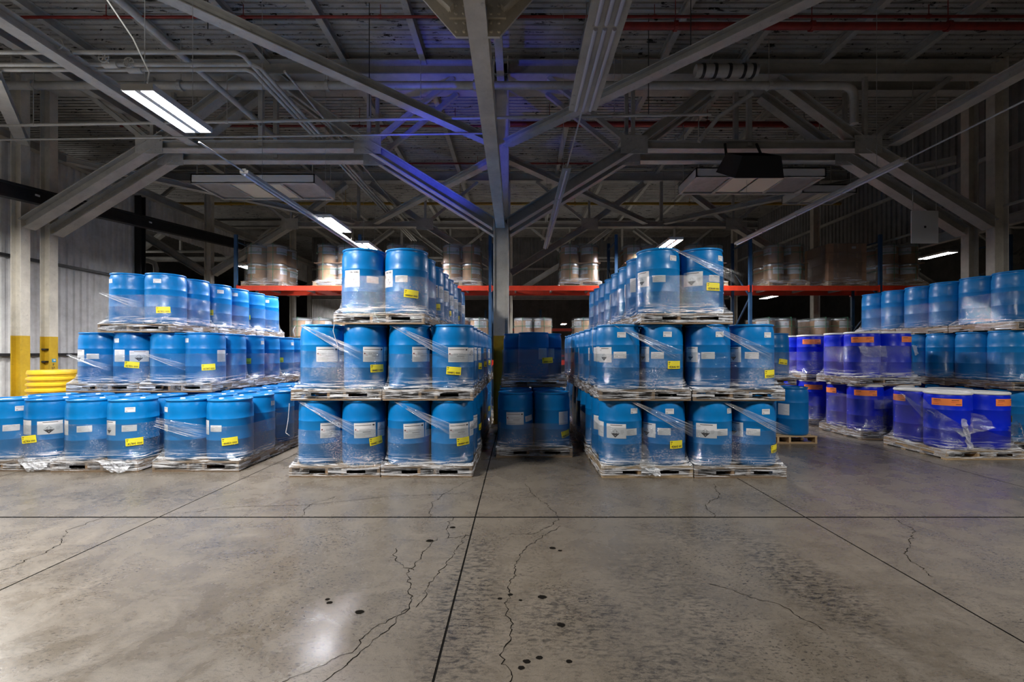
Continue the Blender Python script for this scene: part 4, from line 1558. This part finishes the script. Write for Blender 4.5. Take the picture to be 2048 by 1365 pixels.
# yellow salvage drum beyond the wall pile
yp = [(0, 0), (.30, 0), (.33, .02), (.36, .55), (.37, .60), (.42, .62), (.42, .66), (.385, .68), (.385, .72), (.42, .74), (.42, .78), (.385, .80), (.385, .84), (.42, .86), (.42, .90),
      (.385, .92), (.385, .96), (.415, .98), (.415, 1.02), (.38, 1.04), (.38, 1.08), (.41, 1.10), (.41, 1.14), (.375, 1.16), (.375, 1.2), (.40, 1.22), (.40, 1.26), (.385, 1.30), (0, 1.31)]
o = tag(link('salvage_drum', MB().lathe([(r_, z) for r_, z in yp], 40).mesh('salvage_drum', 'drum_yellow', True), None, (-9.95, 9.75, 0)), 'yellow ribbed salvage drum behind the pile by the corrugated wall', 'drum')

# ================================================================== THE PILES OF DRUMS
TIER = ['bottom', 'middle', 'top']
SZ = .989                 # the blue drums stand a little under 0.90 m
ADJ = {'hazard': 'hazard-labelled', 'hazard_tall': 'hazard-labelled', 'plain': 'plain-labelled', 'env': 'fish-mark-labelled', 'text': 'text-labelled', 'info': 'barcode-labelled', 'small': 'small-labelled', 'tree': 'plain-labelled', 'orange': 'orange-labelled'}


def load(x0, y0, tier, where, sides, drums, labels=None, deep=False, film=0, sticker=None, tails=(), top=False, rz=0.0, new=False, z=None, filmless=False, filmmesh=None):
    """x0: left edge, y0: front edge. sides: names of the left and right halves. drums: string of positions FL FR BL BR"""
    sz = 1.0 if deep else SZ
    z = tier * (PT + DH * sz) if z is None else z
    cx, cy = x0 + SIDE / 2, y0 + SIDE / 2
    make_pallet(cx, cy, z, 'wooden pallet, ' + where, rz, new)
    labels = labels or {}
    for pos in drums.split():
        sx = {'L': -1, 'R': 1, 'C': 0}[pos[1]]
        sy = -1 if pos[0] == 'F' else 1
        lx, ly = sx * PITCH / 2, sy * PITCH / 2
        wx = cx + lx * math.cos(rz) - ly * math.sin(rz)
        wy = cy + lx * math.sin(rz) + ly * math.cos(rz)
        lb = labels.get(pos, ())
        adj = 'orange-labelled ultramarine' if deep and lb else ('ultramarine' if deep else ((ADJ[lb[0][0]] + ' ' if lb else '') + 'blue'))
        sd = sides[0 if sx < 0 else 1] if sx else 'middle'
        dr = make_drum(wx, wy, z + PT, '%s drum, %s %s spot, %s' % (adj, 'front' if sy < 0 else 'rear', sd, where), lb, deep, top, group='white-lidded ultramarine drums' if deep else 'blue plastic drums')
        dr.scale.z = sz
    if filmless:
        return None
    fo = tag(link('stretch_film', filmmesh or FILMS[film % len(FILMS)], None, (cx, cy, z), rz), 'clear stretch film round drums, ' + where, 'film')
    if sticker:
        num, s, sz, tl = sticker
        add_sticker(fo, PITCH / 2, -PITCH / 2, s, PT + sz, num, R(tl))
    for k, t in enumerate(tails):
        add_tail(fo, *t, seed=k + film)
    return fo


def tail_std(dx=0.0, drop=0.0):
    """band from the left drum's top rim down to the film's top edge on the right drum"""
    y = -PITCH / 2 - DR - .02
    return ((-.50 + dx, y + .05, PT + .88 - drop), (.42 + dx, y - .004, PT + .43), .02, .17)


# ---- pile left of the middle column (plain white product labels)
PL = 'plain-label pile'
CLX = (-3.07, -1.83)
CLY = 6.115
SD = ('outer', 'aisle-side')
CN = ('outer', 'aisle')
pr_ = [('plain', 0), ('tree', 44)]
fc1 = load(CLX[0], CLY, 0, 'front outer pallet, bottom tier, ' + PL, SD, 'FL FR BL BR', {'FL': [('plain', 24)], 'FR': [('plain', 1), ('tree', 49)]}, film=0, sticker=('1844851 0000', .26, .33, 7), tails=[tail_std()])
load(CLX[1], CLY, 0, 'front aisle pallet, bottom tier, ' + PL, SD, 'FL FR BL BR', {'FL': [('plain', 12), ('tree', 58)], 'FR': [('plain', 20), ('tree', 66)], 'BR': [('plain', 60)]}, film=1, sticker=('1844849 0000', .20, .33, 3), tails=[tail_std(.06)])
fc2 = load(CLX[0] + .02, CLY + .01, 1, 'front outer pallet, middle tier, ' + PL, SD, 'FL FR BL BR', {'FL': [('plain', 10), ('tree', 55)], 'FR': [('plain', 20), ('tree', 66)]}, film=2, sticker=('1844850 0000', .25, .29, 1), tails=[tail_std()])
load(CLX[1] + .01, CLY + .01, 1, 'front aisle pallet, middle tier, ' + PL, SD, 'FL FR BL BR', {'FL': [('plain', 32)], 'FR': [('plain', 15), ('tree', 58)], 'BR': [('plain', 40), ('small', 10)]}, film=3, sticker=('1844892 0000', .05, .26, -4), tails=[tail_std()])
load(-2.47, CLY + .0, 2, 'front pallet, top tier, ' + PL, SD, 'FL FR BL BR', {'FL': [('env', -34), ('info', 22)], 'FR': [('env', -62), ('info', -15)]}, film=4, sticker=('1844864 0000', .13, .27, -5))
for r_ in range(1, 4):
    y = CLY + r_ * 1.24
    n_ = ORD[r_] + '-row'
    load(CLX[1], y, 0, '%s aisle pallet, bottom tier, %s' % (n_, PL), SD, 'FR BR', {'FR': [('plain', 10)], 'BR': [('plain', 5)]}, film=r_, sticker=('18448%02d 0000' % (41 + r_), .45, .3, 3))
    load(CLX[1] + .01, y, 1, '%s aisle pallet, middle tier, %s' % (n_, PL), SD, 'FR BR', {'FR': [('small', 12), ('plain', 50)], 'BR': [('small', 20)]}, film=r_ + 2, sticker=('18448%02d 0000' % (94 + r_), .42, .28, -3))
    load(-2.45, y, 2, '%s pallet, top tier, %s' % (n_, PL), SD, 'FR BR', {'FR': [('plain', 12), ('tree', 58)], 'BR': [('small', 15), ('plain', 50)]}, film=r_ + 1, sticker=('18448%02d 0000' % (65 + r_), .22, .22, 2))

# ---- pile right of the middle column (hazard diamonds)
PH = 'hazard-label pile'
CRX = (1.13, 2.37)
CRY = 6.09
SR = ('aisle-side', 'outer')
hz = lambda a, b, c: [('hazard', a), ('info', b), ('small', c)]
fh1 = load(CRX[0], CRY, 0, 'front aisle pallet, bottom tier, ' + PH, SR, 'FL FR BL BR', {'FL': [('text', -66), ('hazard', -10), ('info', 32), ('small', 40)], 'FR': [('hazard', -44), ('info', 4), ('small', 18)], 'BL': [('text', -40), ('text', 5)]}, film=2, sticker=('1828643 0001', .10, .30, 0), tails=[tail_std(.30, .0)], new=True)
load(CRX[1], CRY - .02, 0, 'front outer pallet, bottom tier, ' + PH, SR, 'FL FR BL BR', {'FL': [('text', -62), ('hazard', -6), ('info', 36), ('small', 62)], 'FR': [('hazard', -46), ('info', 4), ('small', 36)]}, film=0, sticker=('1828642 0001', .22, .24, 3), tails=[tail_std(.28)])
fh2 = load(CRX[0] - .03, CRY, 1, 'front aisle pallet, middle tier, ' + PH, SR, 'FL FR BL BR', {'FL': [('text', -75), ('hazard_tall', -36), ('info', 6), ('small', 10)], 'FR': [('hazard_tall', -50), ('info', -8), ('small', 18)], 'BL': [('text', -30)]}, film=3, sticker=('1828646 0001', .10, .34, 0), tails=[tail_std(.10)])
load(CRX[1] - .02, CRY - .02, 1, 'front outer pallet, middle tier, ' + PH, SR, 'FL FR BL BR', {'FL': [('hazard_tall', -44), ('info', 2), ('small', 32)], 'FR': [('hazard_tall', -42), ('info', 4), ('small', 46)]}, film=1, sticker=('1828645 0001', .14, .22, 2), tails=[tail_std(.08)])
load(1.66, CRY, 2, 'front pallet, top tier, ' + PH, SR, 'FL FR BL BR', {'FL': [('hazard_tall', -42), ('info', 4), ('small', 44)], 'FR': [('hazard', -20), ('info', 38), ('small', 60)], 'BL': [('text', -30), ('text', 10)]}, film=4, sticker=('1828644 0001', .06, .36, -1), tails=[tail_std(.32)])
for r_ in range(1, 4):
    y = CRY + r_ * 1.24
    n_ = ORD[r_] + '-row'
    load(CRX[0], y, 0, '%s aisle pallet, bottom tier, %s' % (n_, PH), SR, 'FL BL', {'FL': [('text', -5)], 'BL': [('text', 0)]}, film=r_)
    load(CRX[0] - .03, y, 1, '%s aisle pallet, middle tier, %s' % (n_, PH), SR, 'FL BL', {'FL': [('hazard_tall', -25), ('text', 30)], 'BL': [('hazard_tall', -20)]}, film=r_ + 2)
    load(1.68, y, 2, '%s pallet, top tier, %s' % (n_, PH), SR, 'FL BL', {'FL': [('text', -18), ('text', 32)], 'BL': [('text', -15)]}, film=r_ + 1)

# ---- pile by the corrugated wall
SZ = .965
PW = 'pile by the wall'
SW = ('wall-side', 'aisle-side')
LY = 6.42
fw1 = load(-7.78, LY, 0, 'front wall-end pallet, bottom tier, ' + PW, SW, 'FL FR BL BR', {'FL': [('hazard', -52), ('info', -2), ('small', 16)], 'FR': [('text', -66), ('hazard', -6), ('info', 52)]}, film=1, sticker=('1827854 0000', -.03, .31, 7), top=True)
fw2 = load(-6.55, LY - .04, 0, 'front middle pallet, bottom tier, ' + PW, SW, 'FL FR BL BR', {'FL': [('text', -78), ('info', -18)], 'FR': [('hazard_tall', -62), ('info', -10), ('small', -8)]}, film=2, sticker=('1827895 0000', .22, .27, 2), top=True)
load(-5.14, LY - .02, 0, 'front aisle-end pallet, bottom tier, ' + PW, SW, 'FL FR BL BR', {'FL': [('small', -70), ('info', -75)], 'FR': [('text', -80), ('info', -38)], 'BR': [('small', 62)]}, film=3, sticker=('1844854 0000', .16, .28, 4), top=True,
     tails=[((-.58, -.60, PT + .56), (.20, -.64, PT + .40), .12, .22)])
for r_ in (1, 2, 3):
    y = LY + .02 + r_ * 1.24
    load(-5.16, y, 0, '%s-row aisle-end pallet, bottom tier, %s' % (ORD[r_], PW), SW, 'FL FR BL BR' if r_ < 3 else 'FR BR', {'FR': [('text', -40)]}, film=r_, top=True,
         tails=[((.1, -.64, PT + .60), (.58, -.56, PT + .46), .10, .2)] if r_ == 1 else ())
    load(-7.62, y, 0, '%s-row wall-end pallet, bottom tier, %s' % (ORD[r_], PW), SW, 'FL FR BR', {}, film=r_ + 1)
    load(-6.39, y, 0, '%s-row middle pallet, bottom tier, %s' % (ORD[r_], PW), SW, 'FL FR BR', {}, film=r_ + 2)
LY2 = LY + 1.22
load(-7.58, LY2, 1, 'front wall-end pallet, middle tier, ' + PW, SW, 'FL FR BL', {'FL': [('hazard_tall', -66), ('info', -22), ('small', 46)], 'FR': [('text', -48), ('hazard', 10), ('small', -58)]}, film=0, sticker=('1827896 0000', .16, .32, -6),
     tails=[((-.58, -.62, PT + .5), (.2, -.625, PT + .24), .03, .12)])
load(-6.36, LY2 + .01, 1, 'front aisle-end pallet, middle tier, ' + PW, SW, 'FL FR BR', {'FR': [('small', -66), ('text', 52)]}, film=4, sticker=('1827897 0000', .22, .28, 3),
     tails=[((-.5, -.62, PT + .5), (.25, -.625, PT + .26), .03, .12)])
load(-7.05, LY2, 2, 'front pallet, top tier, ' + PW, SW, 'FL FR BL BR', {'FL': [('small', -68)], 'FR': [('small', -24)]}, film=3, sticker=('1827893 0000', .16, .24, 3), tails=[((-.59, -.60, PT + .53), (.2, -.63, PT + .28), .02, .14)])
for r_ in (1, 2):
    y = LY2 + r_ * 1.24
    load(-6.36, y, 1, '%s-row aisle-end pallet, middle tier, %s' % (ORD[r_], PW), SW, 'FR BR', {'FR': [('small', 62), ('info', -45, .0, 9)], 'BR': [('info', -50)]}, film=r_, sticker=('18278%02d 0000' % (60 + r_), .12, .36, 0))
    load(-7.60, y, 1, '%s-row wall-end pallet, middle tier, %s' % (ORD[r_], PW), SW, 'FR BR', {}, film=r_ + 1)
    load(-7.03, y, 2, '%s-row pallet, top tier, %s' % (ORD[r_], PW), SW, 'FL FR BR', {'FR': [('info', -48), ('small', 20)] if r_ == 1 else [('info', -45)], 'BR': [('info', -30), ('small', 5), ('text', -62)]}, film=r_ + 2, sticker=('18278%02d 0000' % (70 + r_), .06, .30, 0))

def crumple(parent, corners, nu, nv, amp, seed, name='film_flap', mat='film_thick'):
    rnd = random.Random(seed)
    A, B, C_, D = [Vector(c) for c in corners]
    vs, fs = [], []
    nrm = (B - A).cross(D - A).normalized()
    if nrm.y > 0:
        nrm = -nrm
    for j in range(nv + 1):
        for i in range(nu + 1):
            u, v = i / nu, j / nv
            p_ = A * (1 - u) * (1 - v) + B * u * (1 - v) + C_ * u * v + D * (1 - u) * v
            vs.append(p_ + nrm * rnd.uniform(0, amp) + Vector((rnd.uniform(-.4, .4) * amp, 0, rnd.uniform(-.4, .4) * amp)))
    for j in range(nv):
        for i in range(nu):
            k = j * (nu + 1) + i
            fs.append((k, k + 1, k + nu + 2, k + nu + 1))
    b_ = MB()
    b_.add(vs, fs)
    return link(name, b_.mesh(name, mat), parent)


def strand(parent, pts, r=.005):
    return link('loose_strand', MB().tube(pts, r, 6).mesh('loose_strand', 'film_white', True), parent)


SZ = .989
# loose scraps hanging from the wraps
crumple(fw1, [(.10, -.60, .16), (.60, -.58, .15), (.52, -.66, .02), (.34, -.68, .015)], 10, 5, .03, 21)
crumple(fw2, [(.02, -.60, .16), (.58, -.60, .14), (.52, -.72, .004), (.30, -.68, .02)], 10, 5, .03, 22)
crumple(fh1, [(-.12, -.62, PT + .30), (-.02, -.62, PT + .30), (.12, -.66, .05), (-.10, -.66, .06)], 6, 9, .02, 23)
crumple(fh1, [(-.06, -.63, .13), (.14, -.63, .13), (.16, -.67, .03), (.08, -.67, .04)], 6, 4, .03, 24, mat='film_white')
strand(fc2, [(-.02, -.61, PT + .92), (-.03, -.64, PT + .80), (.0, -.63, PT + .68), (.03, -.62, PT + .58)])
strand(fc2, [(-.56, -.60, PT + .86), (-.57, -.63, PT + .80), (-.55, -.62, PT + .72)])
strand(fc1, [(-.66, -.50, PT + .84), (-.67, -.52, PT + .6), (-.70, -.52, PT + .44), (-.66, -.50, PT + .40)])
strand(fh2, [(-.60, -.05, PT + .90), (-.63, -.15, PT + .78), (-.63, -.12, PT + .62), (-.61, -.1, PT + .5)])

# ---- shadowed pile in the aisle
PA = 'shadowed aisle pile'
load(-.34, 7.28, 0, 'front pallet, bottom tier, ' + PA, ('column-side', 'hazard-pile-side'), 'FL FR BL BR', {'FL': [('plain', -2), ('info', 48, 0, -8)], 'FR': [('text', 42)]}, film=2, sticker=('1844802 0000', .24, .22, 9), filmmesh=film_mesh(77, .40))
load(-.36, 8.55, 0, 'second-row pallet, bottom tier, ' + PA, ('column-side', 'hazard-pile-side'), 'FL FR', {}, film=1)
load(-.30, 8.50, 1, 'only pallet, middle tier, ' + PA, ('column-side', 'hazard-pile-side'), 'FC BL BR', {'FC': [('text', 38)], 'BR': [('text', 10)]}, film=4, sticker=('1844803 0000', -.05, .36, 4), filmmesh=film_mesh(78, .56))

# ---- lone stack beside the hazard-label pile
PS = 'stack beside hazard-label pile'
load(4.28, 8.35, 0, 'bottom tier, ' + PS, ('inner', 'outer'), 'FL BL FR', {'FR': [('text', -22)]}, new=True, filmless=True, top=True)
load(4.30, 9.0, 1, 'middle tier, ' + PS, ('inner', 'outer'), 'FL FR BR', {}, film=1, sticker=('1844811 0000', .06, .32, -8))

# ---- ultramarine drums with white lids
PU = 'ultramarine pile'
SU = ('aisle-side', 'far-side')
org = lambda a: [('orange', a)]


def torn_top(u):
    """height of the torn film above the pallet top, u round the load from the front side's left end"""
    pts = [(0, .36), (.06, .34), (.13, .25), (.18, .20), (.22, .28), (.28, .42), (.5, .5), (.7, .74), (.80, .86), (.86, .84), (.93, .60), (1.0, .36)]
    for (a, b), (c, d) in zip(pts, pts[1:]):
        if u <= c:
            return b + (d - b) * (u - a) / (c - a)
    return .36
tf = film_mesh(91, topfn=torn_top)
fo = load(6.70, 7.11, 0, 'front pallet, bottom tier, ' + PU, SU, 'FL FR BL BR', {'FL': org(-2), 'FR': org(62), 'BL': org(-62)}, True, filmmesh=tf, new=True, sticker=('1779001 0000', .30, .48, 0))


crumple(fo, [(-.615, .28, PT + .87), (-.625, -.30, PT + .58), (-.34, -.635, PT + .10), (-.63, -.22, PT + .48)], 12, 4, .022, 3)
crumple(fo, [(-.63, -.30, PT + .60), (-.05, -.64, PT + .56), (.12, -.64, PT + .36), (-.40, -.65, PT + .22)], 9, 7, .03, 4)
crumple(fo, [(-.42, -.64, PT + .50), (-.36, -.66, PT + .50), (-.24, -.66, PT + .06), (-.33, -.64, PT + .06)], 3, 9, .035, 5, mat='film_white')
crumple(fo, [(.30, -.64, PT + .36), (.66, -.45, PT + .46), (.70, -.42, PT + .22), (.34, -.66, PT + .24)], 8, 5, .035, 6)
crumple(fo, [(.64, -.52, PT + .42), (.69, -.44, PT + .43), (.78, -.44, PT + .18), (.70, -.50, PT + .16)], 3, 6, .03, 7, mat='film_white')

f2 = load(6.60, 8.74, 0, 'second-row pallet, bottom tier, ' + PU, SU, 'FL FR BL BR', {'FL': org(2), 'BL': org(-60)}, True, film=3, filmmesh=film_mesh(92, .70))
load(6.62, 10.35, 0, 'third-row pallet, bottom tier, ' + PU, SU, 'FL FR BL', {'FL': org(0)}, True, film=2)
f3 = load(6.57, 8.78, 1, 'front pallet, middle tier, ' + PU, SU, 'FL FR BL BR', {'FL': org(2), 'FR': org(66)}, True, film=3, filmmesh=film_mesh(93, .62), sticker=('1779004 0000', .40, .38, 0))
load(6.58, 10.35, 1, 'second-row pallet, middle tier, ' + PU, SU, 'FL FR BL', {'FL': org(0)}, True, film=4)
crumple(f3, [(-.60, -.56, PT + .62), (-.1, -.64, PT + .62), (-.08, -.64, PT + .40), (-.5, -.64, PT + .40)], 9, 6, .03, 8)
crumple(f3, [(.40, -.62, PT + .64), (.68, -.42, PT + .62), (.72, -.40, PT + .46), (.46, -.62, PT + .44)], 6, 4, .03, 9, mat='film_white')
crumple(f2, [(-.40, -.63, PT + .62), (-.05, -.64, PT + .62), (-.05, -.64, PT + .46), (-.38, -.64, PT + .46)], 7, 4, .025, 10)

# ---- tall pile behind the ultramarine drums
PT_ = 'pile behind ultramarine drums'
ST = ('inner', 'outer')
for r_ in range(3):
    y = 7.70 + r_ * 1.24
    n_ = ('front', 'second-row', 'third-row')[r_]
    if r_ > -1:
        load(8.36, y, 0, '%s pallet, bottom tier, %s' % (n_, PT_), ST, 'FL FR BL', {}, filmmesh=FILMS_PLAIN[r_])
    load(8.38, y, 1, '%s pallet, middle tier, %s' % (n_, PT_), ST, 'FL FR BL', {}, filmmesh=FILMS_PLAIN[r_ + 1])
    load(8.45, y, 2, '%s pallet, top tier, %s' % (n_, PT_), ST, 'FL FR BL', {}, filmmesh=FILMS_PLAIN[r_ + 2])

# ---- drums standing in the bottom of the rack
for (x, wh) in [(-3.1, 'by the plain-label pile'), (-.55, 'seen beside the column foot'), (1.15, 'seen past the aisle pile'), (5.2, 'behind the lone stack')]:
    load(x, RY + .05, 0, 'floor level of the rack, ' + wh, ('wall-side', 'far-side'), 'FL FR', {'FL': [('text', 0)], 'FR': [('text', 10)]}, z=0.0, film=1)
